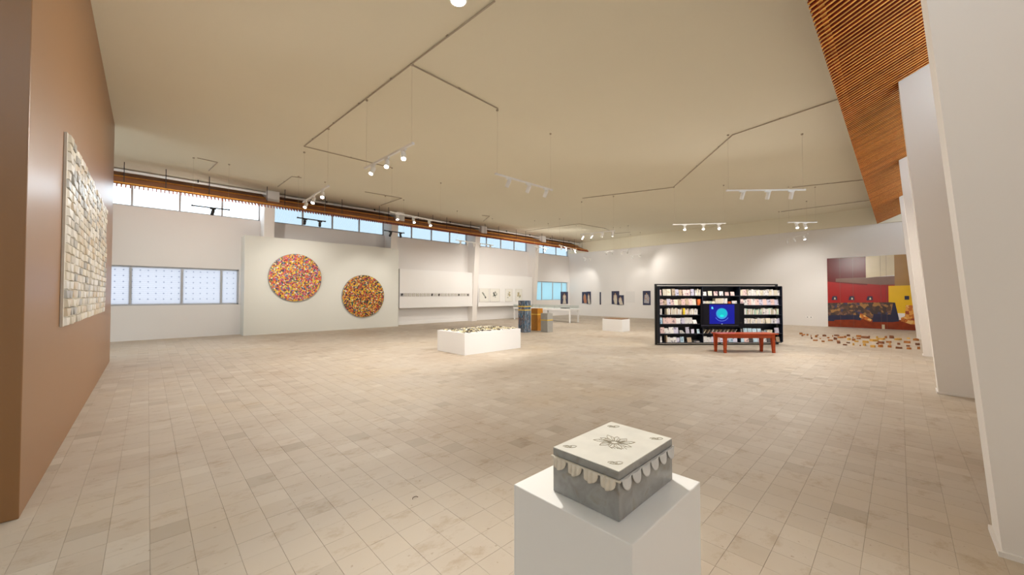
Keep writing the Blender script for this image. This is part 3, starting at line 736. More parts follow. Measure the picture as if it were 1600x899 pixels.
# ------------------------------------------------------------------ glass display table
e = empty('display_table', (16.25, 12.3, 0)); tag(e, 'long white display table with a shallow glass case', 'table')
TL, TW = 4.35, .85
MB().box(0, TW, 0, TL, .66, .76).build('tabletop', WHITE, e, bevel=.004)
for x_ in (.02, TW - .09):
    for y_ in (.02, TL / 2, TL - .09): MB().box(x_, x_ + .07, y_, y_ + .07, 0, .66).build('leg', WHITE, e)
for a in ((0.02, TW - .02, .02, .028), (.02, TW - .02, TL - .028, TL - .02)): MB().box(*a, .76, .93).build('glass_side', CASEG, e)
for a in ((.02, .028, .028, TL - .028), (TW - .028, TW - .02, .028, TL - .028)): MB().box(*a, .76, .93).build('glass_side', CASEG, e)
MB().box(.02, TW - .02, .02, TL - .02, .93, .938).build('glass_lid', CASEG, e)
for y_ in (.02, 1.1, 2.2, 3.3, TL - .03):
    MB().box(.018, .032, y_, y_ + .014, .76, .94).build('glass_clip', ALU, e)
bk = empty('open_book', (16.55, 13.2, .76)); tag(bk, 'dark open book inside the glass display case', 'book')
MB().box(0, .3, -.42, 0, .0, .025).build('cover', DARK, bk); MB().box(0.01, .29, -.41, -.01, .025, .04).build('pages', mat('dark_print', (.09, .08, .08), .6), bk)
for k, (yy, cc) in enumerate(((14.3, 'first'), (15.0, 'second'), (15.6, 'third'))):
    s_ = MB().box(-.1, .1, -.15, .15, 0, .004).box(-.08, .08, -.13, .13, .004, .012).build('loose_leaf', PAPER); s_.location = (16.6, yy, .76)
    tag(s_, '%s small stack of paper in the display case counted from the dark book' % cc, 'paper', 'papers in the display case')

# ------------------------------------------------------------------ bookcase
P0, P1 = onz(1027, 539.8), onz(1223, 538.8)
u_ = (P1 - P0); BL = u_.length; u_.normalize()
ang = math.atan2(u_.y, u_.x)
BM = Matrix.Translation(P0) @ Matrix.Rotation(ang, 4, 'Z')      # local x along the case, local -y towards the viewer... +y = behind
back = (Matrix.Rotation(ang, 4, 'Z') @ Vector((0, 1, 0)))
if back.dot(Vector((1, 1, 0))) < 0: print('bookcase side flipped')
BLACK = mat('black_navy_lacquer', (.012, .016, .03), .4, .4); STEEL = mat('black_steel', (.015, .016, .018), .4, .4)
e = empty('bookcase'); e.matrix_world = BM
tag(e, 'wide black bookcase full of books in a black steel frame', 'bookcase')
px = BL / 196.0
def X(p): return (p - 1027) * px                                 # photo column -> metres along the case
ZB = lambda v: (540 - v) * .01905
b0, b1, zb, zt = X(1029.5), X(1221.5), .085, 1.755
DEP = .30
# frame behind the body
for a in ((X(1025.5), X(1219), 1.80, 1.84), (X(1025.5), X(1219), 0, .03)):
    MB().box(a[0], a[1], .06, .11, a[2], a[3]).build('frame_rail', STEEL, e)
for x_ in (X(1025.5), X(1216)):
    MB().box(x_, x_ + .06, .06, .11, .03, 1.80).build('frame_post', STEEL, e)
MB().box(b0, b1, .26, .275, zb, zt).build('back_panel', BLACK, e)
divs = [b0, X(1097), X(1155.3), b1]
for k, x_ in enumerate(divs):
    MB().box(x_ - (.0 if k == 0 else .0125), x_ + (.025 if k == 0 else .0125), -.04, .26, zb, zt).build('upright', BLACK, e)
MB().box(b0, b1, -.04, .26, zt, zt + .02).build('top_board', BLACK, e)
zsh = [ZB(v) for v in (462, 477, 492, 506.3, 521.6, 535.6)]
for z_ in zsh:
    for k in range(3): MB().box(divs[k] + .0125, divs[k + 1] - .0125, -.035, .26, z_ - .022, z_).build('shelf', BLACK, e)
for x_ in (.05, BL * .5, BL - .25): MB().box(x_, x_ + .05, .05, .26, .04, zb).build('support_block', STEEL, e)

def cover_mat(name, c1, c2, c3):
    m, n, l, b = node_mat(name)
    tc = n.new('ShaderNodeTexCoord'); oi = n.new('ShaderNodeObjectInfo')
    k = n.new('ShaderNodeMath'); k.operation = 'MULTIPLY'; k.inputs[1].default_value = 91; l.new(oi.outputs['Random'], k.inputs[0])
    ad = n.new('ShaderNodeVectorMath'); ad.operation = 'ADD'; l.new(tc.outputs['Object'], ad.inputs[0]); l.new(k.outputs[0], ad.inputs[1])
    nz = n.new('ShaderNodeTexNoise'); nz.inputs['Scale'].default_value = 13; nz.inputs['Detail'].default_value = 2; l.new(ad.outputs[0], nz.inputs['Vector'])
    r = ramp(n, [(0.0, c3), (.38, c1), (.55, c1), (.66, c2)], 'EASE'); l.new(nz.outputs['Fac'], r.inputs[0])
    hv = n.new('ShaderNodeMath'); hv.operation = 'MULTIPLY_ADD'; hv.inputs[1].default_value = 0.35; hv.inputs[2].default_value = 0.86; l.new(oi.outputs['Random'], hv.inputs[0])
    mx = n.new('ShaderNodeVectorMath'); mx.operation = 'SCALE'; l.new(r.outputs[0], mx.inputs[0]); l.new(hv.outputs[0], mx.inputs['Scale']); l.new(mx.outputs[0], b.inputs['Base Color'])
    b.inputs['Roughness'].default_value = .4
    return m
CV = {'pink': cover_mat('cover_pink', (.80, .58, .55), (.30, .20, .24), (.70, .28, .22)), 'pale': cover_mat('cover_pale', (.82, .80, .78), (.35, .33, .36), (.60, .58, .62)),
      'cream': cover_mat('cover_cream', (.82, .76, .62), (.66, .58, .42), (.85, .84, .78)), 'blue': cover_mat('cover_blue', (.55, .74, .86), (.22, .36, .55), (.82, .88, .92)),
      'lilac': cover_mat('cover_lilac', (.62, .60, .74), (.20, .18, .28), (.80, .76, .80)), 'brown': cover_mat('cover_brown', (.52, .40, .28), (.18, .12, .09), (.75, .66, .50)),
      'yellow': cover_mat('cover_yellow', (.85, .62, .04), (.8, .5, .02), (.9, .7, .1)), 'orange': cover_mat('cover_orange', (.70, .15, .03), (.5, .08, .02), (.75, .25, .06)),
      'green': cover_mat('cover_green', (.52, .70, .58), (.30, .46, .36), (.75, .82, .76)), 'dark': cover_mat('cover_dark', (.06, .055, .06), (.12, .1, .1), (.3, .28, .27))}
PAGE = mat('book_pages', (.78, .74, .64), .8)
_bm = {}
def book_mesh(w, t, h_):
    """book standing on its tail: x thickness t, y depth w (spine at y=0), z height"""
    k = (round(w, 3), round(t, 3), round(h_, 3))
    if k not in _bm:
        m = MB(); c_ = min(.003, t * .14)
        m.box(0, c_, 0, w, 0, h_).box(t - c_, t, 0, w, 0, h_).box(c_, t - c_, 0, c_, 0, h_)
        m.cur = 1; m.box(c_, t - c_, c_, w - .004, .004, h_ - .004)
        me_ = m.mesh('book', [CV['pale'], PAGE]); _bm[k] = me_
    return _bm[k]
def put_book(L, w, t, h_, key, label, group):
    o = bpy.data.objects.new('book', book_mesh(w, t, h_)); COL.objects.link(o)
    o.material_slots[0].link = 'OBJECT'; o.material_slots[0].material = CV[key]
    o.matrix_world = BM @ L
    tag(o, label, 'book', group); return o
T = Matrix.Translation
Rz = lambda a: Matrix.Rotation(a, 4, 'Z')
Ry = lambda a: Matrix.Rotation(a, 4, 'Y')
Rx = lambda a: Matrix.Rotation(a, 4, 'X')
rb = random.Random(31)
rown = ['top', 'second', 'third', 'fourth', 'fifth', 'bottom']
bayn = ['photograph-side bay', 'middle bay', 'mural-side bay']
bcount = {}
def nth(style, row, bay):
    k = (style, row, bay); bcount[k] = bcount.get(k, 0) + 1; return ordinal(bcount[k])
def spines(x0, x1, row, keys, bay, hmin=.15, hmax=.205, special=None):
    x = x0
    while x < x1 - .02:
        t = rb.choice([.022, .027, .033, .040]); h_ = round(rb.uniform(hmin, hmax) / .012) * .012
        key = rb.choice(keys)
        if x + t > x1: break
        put_book(T((x, -.01 + rb.uniform(0, .015), zsh[row])), .15, t, h_, key, '%s book, %s spine-out on the %s shelf of the %s' % (key, nth('s', row, bay), rown[row], bayn[bay]), 'books on the %s shelf, %s' % (rown[row], bayn[bay])); x += t + .0015
def covers(x0, x1, row, keys, bay, n_, h_=.20, lean=.16, gap=None, w=None, label=None):
    pitch = (x1 - x0) / n_
    for i in range(n_):
        ww = w or round(min(pitch * .97, .15) / .01) * .01; hh = round((h_ + rb.uniform(-.02, .012)) / .01) * .01; t = .016
        # rotate so that the cover faces the room: book x (thickness) -> +y
        L = T((x0 + pitch * i + ww, .0, zsh[row])) @ Rx(-lean) @ Rz(math.pi / 2)
        key = rb.choice(keys)
        put_book(L, ww, t, hh, key, '%s book, %s cover-out on the %s shelf of the %s' % (key, nth('c', row, bay), rown[row], bayn[bay]), 'books on the %s shelf, %s' % (rown[row], bayn[bay]))
pk = ['pink', 'pale', 'pink', 'lilac', 'cream', 'brown']
mixs = ['cream', 'pale', 'cream', 'pale', 'brown', 'pink']
# bay beside the photographs
A0 = divs[0] + .035; A1 = divs[1] - .02
covers(A0, A0 + .06, 0, ['pink'], 0, 1, w=.06); covers(X(1036.5), X(1049.5), 0, ['cream', 'brown'], 0, 2); covers(X(1050.5), X(1066.5), 0, ['lilac', 'pink', 'brown'], 0, 3); covers(X(1067.5), X(1079), 0, ['pink', 'pink'], 0, 2); covers(X(1080), X(1085.5), 0, ['lilac', 'dark'], 0, 1, w=.10)
spines(X(1086), X(1095.5), 0, ['cream', 'pale', 'brown'], 0)
covers(A0, X(1088), 1, pk, 0, 10, .185)
put_book(T((X(1090), .0, zsh[1])) @ Rz(0), .15, .09, .18, 'orange', 'thick orange book alone at the shelf end beside the screen', None)
spines(A0, X(1036), 2, ['pale'], 0, .15, .2); spines(X(1042), X(1067), 2, mixs, 0); put_book(T((X(1067.3), -.012, zsh[2])), .15, .05, .195, 'yellow', 'bright yellow book standing on the third shelf of the bookcase', None); spines(X(1070.3), X(1090), 2, mixs, 0, .14, .19)
covers(A0, X(1036), 3, ['blue'], 0, 1, w=.08); covers(X(1036.5), X(1077), 3, pk, 0, 6, .185); covers(X(1077), X(1083), 3, ['pale'], 0, 1, w=.10); covers(X(1083.5), X(1089), 3, ['pale'], 0, 1, .12, lean=.5)
covers(A0, X(1060), 4, ['pink', 'pink', 'lilac', 'pale'], 0, 4, .18)
for k in range(3): put_book(T((X(1062), 0.02, zsh[4] + .03 * k)) @ T((0, 0, .026)) @ Ry(math.pi / 2), .15, .026, .16 - .03 * k, 'pale', '%s book of a flat stack on the fifth shelf, photograph-side bay' % ['lowest', 'middle', 'topmost'][k], 'flat stacked books')
covers(X(1071.5), X(1078), 4, ['lilac'], 0, 1, .20, w=.11); covers(X(1080), X(1086), 4, ['lilac'], 0, 1, .14, w=.09); covers(X(1089), X(1094), 4, ['blue'], 0, 1, .13, w=.08)
covers(A0, X(1037), 5, ['pale'], 0, 1, .19, w=.06); spines(X(1041), X(1043), 5, ['brown'], 0); covers(X(1043), X(1062), 5, ['pale', 'cream', 'pale', 'lilac'], 0, 4, .15); covers(X(1063), X(1070), 5, ['blue'], 0, 1, .17, w=.11)
covers(X(1074), X(1082), 5, ['brown'], 0, 1, .17, lean=.3, w=.13)
for k in range(2): put_book(T((X(1085), 0.02, zsh[5] + .03 * k)) @ T((0, 0, .026)) @ Ry(math.pi / 2), .15, .026, .16, 'dark' if k else 'pale', '%s book lying flat on the bottom shelf, photograph-side bay' % ['lower', 'upper'][k], 'flat books on the bottom shelf')
# middle bay
B0, B1 = divs[1] + .02, divs[2] - .02
covers(B0 + .005, X(1151), 0, ['pale', 'cream', 'pale', 'pink', 'cream', 'blue'], 1, 6, .13, w=.115)
spines(B0, X(1118), 1, ['pale', 'cream', 'green', 'cream'], 1, .11, .13); spines(X(1118), X(1138), 1, ['cream', 'cream', 'pale'], 1, .19, .21); spines(X(1138), X(1143), 1, ['orange'], 1, .10, .12); covers(X(1144.5), X(1153), 1, ['pale', 'brown'], 1, 1, .13, w=.15)
for i in range(9): put_book(T((X(1098.5) + i * .118, .0, zsh[4])) @ Ry(.62), .14, .022, .15, ['cream', 'brown', 'pale'][i % 3], '%s slanting book in the leaning row under the television' % ordinal(i + 1), 'leaning books under the screen')
covers(B0, X(1152), 5, ['lilac', 'lilac', 'pale', 'pink', 'blue', 'dark'], 1, 8, .17)
# bay beside the mural
C0, C1 = divs[2] + .02, divs[3] - .03
spines(C0, X(1161), 0, ['cream'], 2); covers(X(1161.5), X(1168), 0, ['pink'], 2, 1, .20); spines(X(1168.5), X(1219), 0, ['cream', 'pale', 'pale', 'cream', 'pale'], 2, .14, .19)
covers(C0, X(1217.5), 1, ['pink', 'pale', 'pink', 'pale', 'lilac', 'pink'], 2, 10, .19)
spines(X(1161), X(1218), 2, ['pale', 'cream', 'pale', 'brown', 'green', 'pale'], 2, .13, .19)
spines(X(1161.5), X(1197), 3, ['pale', 'pale', 'cream', 'blue'], 2, .13, .165); covers(X(1197.5), X(1205), 3, ['cream'], 2, 1, .16); spines(X(1205.5), X(1219.5), 3, ['pale', 'lilac'], 2, .13, .16)
covers(X(1156.5), X(1159.5), 4, ['pale'], 2, 1, .15, w=.06); covers(X(1161.5), X(1190.5), 4, ['blue', 'blue', 'blue'], 2, 4, .15, w=.12); spines(X(1192), X(1207), 4, ['pale', 'cream', 'dark', 'blue'], 2, .06, .10); covers(X(1211), X(1219), 4, ['blue', 'lilac'], 2, 1, .18, w=.13)
covers(X(1156), X(1212), 5, ['blue', 'blue', 'lilac', 'pale', 'dark', 'pink'], 2, 8, .16); covers(X(1213.5), X(1219), 5, ['yellow', 'brown'], 2, 1, .15, w=.10)

# screen on the bookcase
tv = empty('television'); tv.matrix_world = BM @ T((X(1092.5), -.04, 0))
tag(tv, 'flat television showing a turquoise globe on blue, mounted on the bookcase', 'television')
def TX(p): return (p - 1092.5) * px
zt0, zt1 = ZB(512.5), ZB(474.5)
MB().box(0, TX(1160.3), -.045, .0, zt0, zt1).build('casing', mat('tv_black', (.005, .005, .008), .5, .15), tv, bevel=.004)
MB().box(TX(1097), TX(1152), -.049, -.045, ZB(507.2), ZB(475.6)).build('glass', mat('tv_glass', (.006, .006, .012), .3, .2), tv)
MB().box(TX(1092.8), TX(1151), -.055, -.045, ZB(509.6), ZB(508)).build('soundbar', mat('tv_grey', (.03, .03, .05), .4), tv)
def scr(c_, s):
    s *= .30
    return _scr(c_, s)
def _scr(c_, s): return mat('screen_%.2f_%.2f' % (c_[1], s), (0, 0, 0), .3, emit=c_, estr=s)
SB = .5 * 2.6
img = MB().box(TX(1105.8), TX(1144.6), -.0505, -.049, ZB(506.4), ZB(476)).build('picture', scr((.0, .004, .24), 2.2), tv)
gx, gz, gr = TX(1125), ZB(490.2), .175
def circ(m, cx_, cz_, rx, rz, y0, y1, n_=28):
    m.add([(cx_ + rx * math.cos(2 * math.pi * i / n_), y0, cz_ + rz * math.sin(2 * math.pi * i / n_)) for i in range(n_)] + [(cx_ + rx * math.cos(2 * math.pi * i / n_), y1, cz_ + rz * math.sin(2 * math.pi * i / n_)) for i in range(n_)],
          [tuple(range(n_ - 1, -1, -1)), tuple(range(n_, 2 * n_))] + [(i, (i + 1) % n_, n_ + (i + 1) % n_, n_ + i) for i in range(n_)])
m = MB(); circ(m, gx, gz, gr, gr * .93, -.0505, -.0512); m.build('globe', scr((.03, .30, .62), 2.0), img)
m = MB(); circ(m, gx + .01, gz + .02, gr * .8, gr * .72, -.0512, -.0518); m.build('globe_face', scr((.0, .46, .55), 1.9), img)
m = MB(); circ(m, gx, gz - .07, gr * .35, gr * .2, -.0518, -.0524); m.build('globe_highlight', scr((.0, .72, .62), 2.0), img)
m = MB(); m.prism([(TX(1109), ZB(483)), (TX(1112), ZB(483)), (TX(1111.6), ZB(480.5)), (TX(1110), ZB(479)), (TX(1109), ZB(480))], .001, Matrix(((1, 0, 0, 0), (0, 0, -1, -.0505), (0, 1, 0, 0), (0, 0, 0, 1)))); m.build('screen_mark', scr((.10, .60, .9), 2.2), img)
m = MB()
for i in range(17):                                               # tiny illegible caption along an arc
    t = math.radians(-145 + 110 * i / 16); rr_ = gr * 1.28
    m.box(gx + rr_ * math.cos(t) - .007, gx + rr_ * math.cos(t) + .006, -.0512, -.0505, gz + rr_ * math.sin(t) - .008, gz + rr_ * math.sin(t) + .008)
m.build('caption', scr((.16, .30, .95), 2.2), img)
MB().box(gx - .02, gx + .02, -.056, -.049, ZB(506.9), ZB(506)).build('maker_mark', scr((.5, .6, .8), 1.5), tv)

# ------------------------------------------------------------------ bench
f0, f1 = onz(1133, 551.8), onz(1209, 551.8)
bu = (f1 - f0).normalized(); bang = math.atan2(bu.y, bu.x); BNL = (f1 - f0).length
e = empty('bench', f0, bang); tag(e, 'red-brown wooden bench with tapered legs in front of the bookcase', 'bench')
SK = -.14                                                          # slight skew of the bench
e.rotation_euler = (0, 0, bang)
BD = .36
MB().box(-.17, BNL + .10, -.06, BD, .475, .505).build('seat', BENCHM, e, bevel=.006)
ap = MB(); ap.box(-.08, BNL + .02, -.03, -.008, .385, .475).box(-.08, BNL + .02, BD - .06, BD - .038, .385, .475).box(-.08, -.058, -.008, BD - .06, .385, .475).box(BNL, BNL + .022, -.008, BD - .06, .385, .475); ap.build('apron', BENCHM, e)
def leg(x, y, dx, dy):
    m = MB(); t, b_ = .042, .026; v = []
    for (hw, z_, ox, oy) in ((b_, 0, dx, dy), (t, .475, 0, 0)):
        v += [(x + ox - hw, y + oy - hw, z_), (x + ox + hw, y + oy - hw, z_), (x + ox + hw, y + oy + hw, z_), (x + ox - hw, y + oy + hw, z_)]
    m.add(v, [(0, 3, 2, 1), (4, 5, 6, 7), (0, 1, 5, 4), (1, 2, 6, 5), (2, 3, 7, 6), (3, 0, 4, 7)]); m.build('leg', BENCHM, e)
leg(0, 0, 0, 0); leg(BNL - .03, 0, .03, 0); leg(-.10, BD - .09, .0, 0); leg(BNL - .14, BD - .09, .0, 0)

# ------------------------------------------------------------------ hero pedestal and stone box
PT = .95
e = empty('pedestal', (.772, .417, 0)); tag(e, 'tall white pedestal carrying the carved stone box', 'pedestal')
MB().box(0, .405, 0, .372, 0, PT).build('body', WHITE, e, bevel=.0025)
stone = marble_mat('grey_stone', [(.22, (.27, .23, .16)), (.40, (.30, .295, .28)), (.60, (.36, .36, .35)), (.82, (.30, .27, .20))], (14, 14, 14), .6)
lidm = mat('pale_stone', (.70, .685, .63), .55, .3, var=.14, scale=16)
laced = mat('cream_lace', (.74, .68, .58), .75, var=.12, scale=60); lacel = mat('white_scallop', (.66, .65, .64), .7, var=.05, scale=40)
groove = mat('carved_groove', (.36, .31, .22), .8, var=.2, scale=60)
bx0, by0 = .826, .480; BW, BDp, BH = .306, .206, .122
e = empty('stone_box', (bx0, by0, PT)); tag(e, 'carved grey stone box with scalloped trim on the white pedestal', 'box')
body = MB().box(0, BW, 0, BDp, 0, .098); body.build('body', stone, e, bevel=.002)
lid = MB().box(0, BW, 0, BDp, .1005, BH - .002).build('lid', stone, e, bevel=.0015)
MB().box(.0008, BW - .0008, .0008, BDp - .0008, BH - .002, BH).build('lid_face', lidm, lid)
# scallops: half-round lobes hanging from the lid joint
def scallop(face, c_, w, h_, ribs, out, m_):
    """face '-x' or '-y'; c_ = centre along the face"""
    n_ = 24; v = []; f = []
    rows_ = 6
    for r_ in range(rows_ + 1):
        for i in range(n_ + 1):
            s = i / n_ * 2 - 1
            edge = h_ * math.sqrt(max(0, 1 - abs(s) ** 2.2)); d = edge * r_ / rows_
            z_ = .101 - d
            rib = (0.0024 * math.cos(s * math.pi * ribs)) * min(1, d / .006) if ribs else 0
            o_ = .0035 + rib + out * (d / h_) + .003 * (1 - s * s)
            a = c_ + s * w / 2
            v.append((-o_, a, z_) if face == '-x' else (a, -o_, z_))
    k = n_ + 1
    for r_ in range(rows_):
        for i in range(n_):
            a = r_ * k + i; f.append((a, a + 1, a + k + 1, a + k) if face == '-y' else (a + 1, a, a + k, a + k + 1))
    m = MB(); m.add(v, f); o = m.build('scallop', m_, e, smooth=True)
    sm = o.modifiers.new('thickness', 'SOLIDIFY'); sm.thickness = .0022; sm.offset = -1
for i in range(4): scallop('-x', .0275 + i * .0505, .0465, .030, 3.5, .004, laced)
for i in range(6): scallop('-y', .027 + i * .0508, .0435, .029, 0, .003, lacel)
for i in range(4): scallop('-x', .0275 + i * .0505, .020, .012, 2.0, .006, laced) if False else None
tr_ = MB(); tr_.box(-.0058, 0, -.006, BDp + .004, .0965, .1008); tr_.build('lace_strip', laced, e, bevel=.0012)
tr_ = MB(); tr_.box(.0, BW + .004, -.0052, 0, .0975, .1008); tr_.build('scallop_strip', lacel, e, bevel=.0012)
# carved motifs on the lid
def carve(name, curves, ox, oy, rot, sc2):
    m = MB(); cr, sr = math.cos(rot), math.sin(rot)
    for pts in curves:
        P_ = [(ox + sc2 * (x * cr - y * sr), oy + sc2 * (x * sr + y * cr), BH + .0002) for x, y in pts]
        m.tube(P_, .00075, 6)
    m.build(name, groove, lid)
def arc(cx_, cy_, rx, ry, a0, a1, n_=9):
    return [(cx_ + rx * math.cos(math.radians(a0 + (a1 - a0) * i / n_)), cy_ + ry * math.sin(math.radians(a0 + (a1 - a0) * i / n_))) for i in range(n_ + 1)]
flower = []
for a, L_ in ((0, 1), (28, .85), (62, .8), (95, .95), (130, .8), (160, 1), (200, .85), (238, .7), (275, .8), (318, .85)):
    ca, sa = math.cos(math.radians(a)), math.sin(math.radians(a))
    for s in (-1, 1):
        q_ = []
        for i in range(9):
            t = i / 8; x_ = (.18 + .82 * t) * L_; y_ = s * .16 * math.sin(math.pi * t) + .12 * t * t
            q_.append((x_ * ca - y_ * sa, x_ * sa + y_ * ca))
        flower.append(q_)
    flower.append([((.25 + .5 * t) * L_ * ca, (.25 + .5 * t) * L_ * sa) for t in (0, .5, 1)])
flower.append(arc(0, 0, .16, .16, 0, 360, 14))
for k in range(6): flower.append([(-.3 + .13 * k, -.55), (-.22 + .13 * k, -.75)])
carve('floral_motif', flower, BW * .5, BDp * .5, math.radians(-50), .060)
sprig = [arc(-.5, 0, .45, .35, 20, 170), arc(.5, 0, .45, .35, 10, 160), arc(0, -.3, .3, .5, 40, 140), arc(0, .1, .9, .5, 200, 340), [(-.2, -.4), (.2, -.1)], [(.2, -.45), (-.1, -.1)], arc(-.4, -.1, .25, .2, 0, 300)]
for (sx, sy) in ((.12, .15), (.88, .15), (.12, .85), (.88, .85)): carve('corner_motif', sprig, BW * sx, BDp * sy, math.radians(-45), .0205)

# little hook ring set in a pale floor tile
hk = onz(649, 779)
o = MB().tube([(hk.x + .022 * math.cos(t * .45), hk.y + .014 * math.sin(t * .45), .002 + (.004 if 1 < t < 6 else 0)) for t in range(8)], .0022, 6).build('floor_ring', mat('rust_iron', (.12, .07, .04), .7)); tag(o, 'small rusty ring set into the tiled floor', 'ring')

# ------------------------------------------------------------------ ceiling conduits
def conduit(px_list, label, r_=.012):
    pts = [onz(x, y, H - r_ - .004) for x, y in px_list]
    o = MB().tube(pts, r_, 6).build('conduit', CONDUIT); tag(o, label, 'conduit', 'conduits across the ceiling')
    for a, b in zip(pts[:-1], pts[1:]):
        L_ = (b - a).length; k_ = int(L_ // 1.2)
        for k in range(k_):
            p = a.lerp(b, (k + .5) / k_); MB().box(p.x - .025, p.x + .025, p.y - .025, p.y + .025, H - .006, H - .001).build('saddle', CONDUIT, o)
conduit([(773, 2), (642, 101), (475, 229), (611, 262)], 'longest ceiling conduit, running over the lit three-lamp track')
conduit([(642, 101), (778, 170)], 'pale ceiling conduit branching to the white track above the room centre')
conduit([(1310, 155), (1145, 211), (1052, 293), (910, 310)], 'bent ceiling conduit ending at the slatted wooden band')
conduit([(1352, 281), (1238, 293)], 'short ceiling conduit behind the bent one')
conduit([(1361, 313), (1220, 331)], 'short ceiling conduit nearest the end wall beam')
conduit([(595, 321), (628, 310), (570, 300)], 'thin hooked conduit above the second pier')
conduit([(755, 346), (765, 338), (753, 337)], 'small hooked conduit above the third pier')
conduit([(822, 361), (905, 350), (945, 357), (962, 365), (985, 363)], 'faint conduit in the far corner of the ceiling')
conduit([(434, 292), (456, 276), (471, 278)], 'hooked conduit above the first white beam end')
conduit([(326, 267), (340, 254), (308, 247)], 'hooked conduit in the glare by the partition')

# ------------------------------------------------------------------ suspended track lights
ZT = 4.02
lamp_mesh = {}
def head_parts(lit):
    if lit not in lamp_mesh:
        a = MB().box(-.06, .06, -.018, .018, -.035, 0).mesh('adapter', WMETAL)
        lamp_mesh[lit] = a
    return lamp_mesh[lit]
def track(p0, p1, heads, label, body=WMETAL, wires=(0.02, .98), lights=True):
    """p0,p1 rail ends; heads = list of (t, aim point or vector, lit, watts, cone deg)"""
    p0, p1 = Vector(p0), Vector(p1); L_ = (p1 - p0).length; a = math.atan2(p1.y - p0.y, p1.x - p0.x)
    e = empty('track_light', p0, a); tag(e, label, 'track light', 'suspended track lights')
    MB().box(0, L_, -.018, .018, 0, .032).build('rail', body, e)
    for s in (0, L_): MB().box(s - .02, s + .02, -.022, .022, -.003, .036).build('end_cap', body, e)
    for t in wires:
        MB().tube([(L_ * t, 0, .032), (L_ * t, 0, H - p0.z - .02)], .0022, 5).build('suspension_wire', WIRE, e)
        MB().frustum((L_ * t, 0, H - p0.z - .03), .022, (L_ * t, 0, H - p0.z), .028, 10).build('ceiling_cup', CONDUIT, e)
    for (t, aim, lit, watts, cone) in heads:
        base = p0.lerp(p1, t); d = (Vector(aim) - base).normalized()
        dl = Rz(-a).to_3x3() @ d; bl = Vector((L_ * t, 0, 0))
        m = MB().box(L_ * t - .07, L_ * t + .07, -.02, .02, -.03, 0); m.tube([bl + Vector((0, 0, -.03)), bl + Vector((0, 0, -.085))], .012, 8)
        ctr = bl + Vector((0, 0, -.10))
        m.frustum(ctr - dl * .07, .036, ctr - dl * .055, .043, 14); m.frustum(ctr - dl * .055, .043, ctr + dl * .10, .043, 14)
        h_ = m.build('lamp_head', body, e)
        MB().frustum(ctr + dl * .10, .037, ctr + dl * .102, .037, 14).build('lens', LENS if lit else LENS_OFF, h_)
        if watts:
            Lt = bpy.data.lights.new('spot', 'SPOT'); Lt.energy = watts; Lt.color = (1.0, .945, .87); Lt.spot_size = math.radians(cone); Lt.spot_blend = .25 if cone > 125 else .8; Lt.shadow_soft_size = .04
            lo = bpy.data.objects.new('spot', Lt); COL.objects.link(lo); lo.parent = h_
            lo.location = ctr + dl * .12; lo.rotation_euler = dl.to_track_quat('-Z', 'Y').to_euler()
def pz(x, y, z=ZT): return onz(x, y, z)
camp = Vector((0, 0, EYE))
K = 1.0
W = 50.0                                                            # flood watts per lamp
def fl_(t, aim, lit, k=1.0, cone=172): return (t, aim, lit, W * k, cone)
track(pz(571, 264), pz(645, 226), [fl_(.18, (0.9, 6.0, 0), True), fl_(.5, (1.6, 4.5, 0), True), fl_(.83, (2.0, 3.6, 0), True)], 'lit three-lamp track under the longest conduit, closest of all tracks')
track(pz(474, 317), pz(513, 292), [fl_(.12, (1.2, 9, 0), True), fl_(.45, (1.4, 8.5, 0), True), fl_(.80, (1.8, 7, 0), True)], 'lit three-lamp track near the round paintings')
track(pz(775, 273), pz(862, 298), [(.2, (5.2, 7.9, .5), False, 95, 75), (.55, (6.4, 8.2, .5), False, 95, 75), (.88, (7.4, 8.4, .5), False, 95, 75)], 'white three-lamp track shining down on the long low plinth')
track(pz(1136, 299), pz(1257, 298), [fl_(.2, (11.2, 4.0, 0), False, 1.5), fl_(.53, (11.9, 3.4, 0), False, 1.5), fl_(.83, (12.6, 2.8, 0), False, 1.5)], 'white three-lamp track hanging in front of the bookcase')
track(pz(1052, 352), pz(1133, 350), [fl_(.22, (11.5, 4.3, 0), True), fl_(.58, (11.5, 3.6, 0), True), fl_(.88, (11.5, 3, 0), True)], 'lit three-lamp track just above the bookcase')
track(pz(1217, 377), pz(1262, 366), [fl_(.3, (X1, 3.4, 1.5), False, 1.2, 110), fl_(.55, (22.0, 1.6, 0.), False, 1.2, 110), fl_(.88, (19, 1.2, .0), True)], 'small slanting three-lamp track before the mural')
track((16.5, 2.75, 4.1), (17.2, 2.05, 4.1), [fl_(.3, (15, 1.6, 0.), True), fl_(.6, (16, 1, 0.), True)], 'pair of lit lamps on one short rail near the slatted band')
track(pz(610, 332), pz(690, 348), [fl_(.12, (5.0, 9.2, .3), True), fl_(.42, (6.0, 9.0, .3), True), fl_(.74, (7.2, 9.0, .3), True)], 'lit three-lamp track beside the wooden band, above the row of small frames')
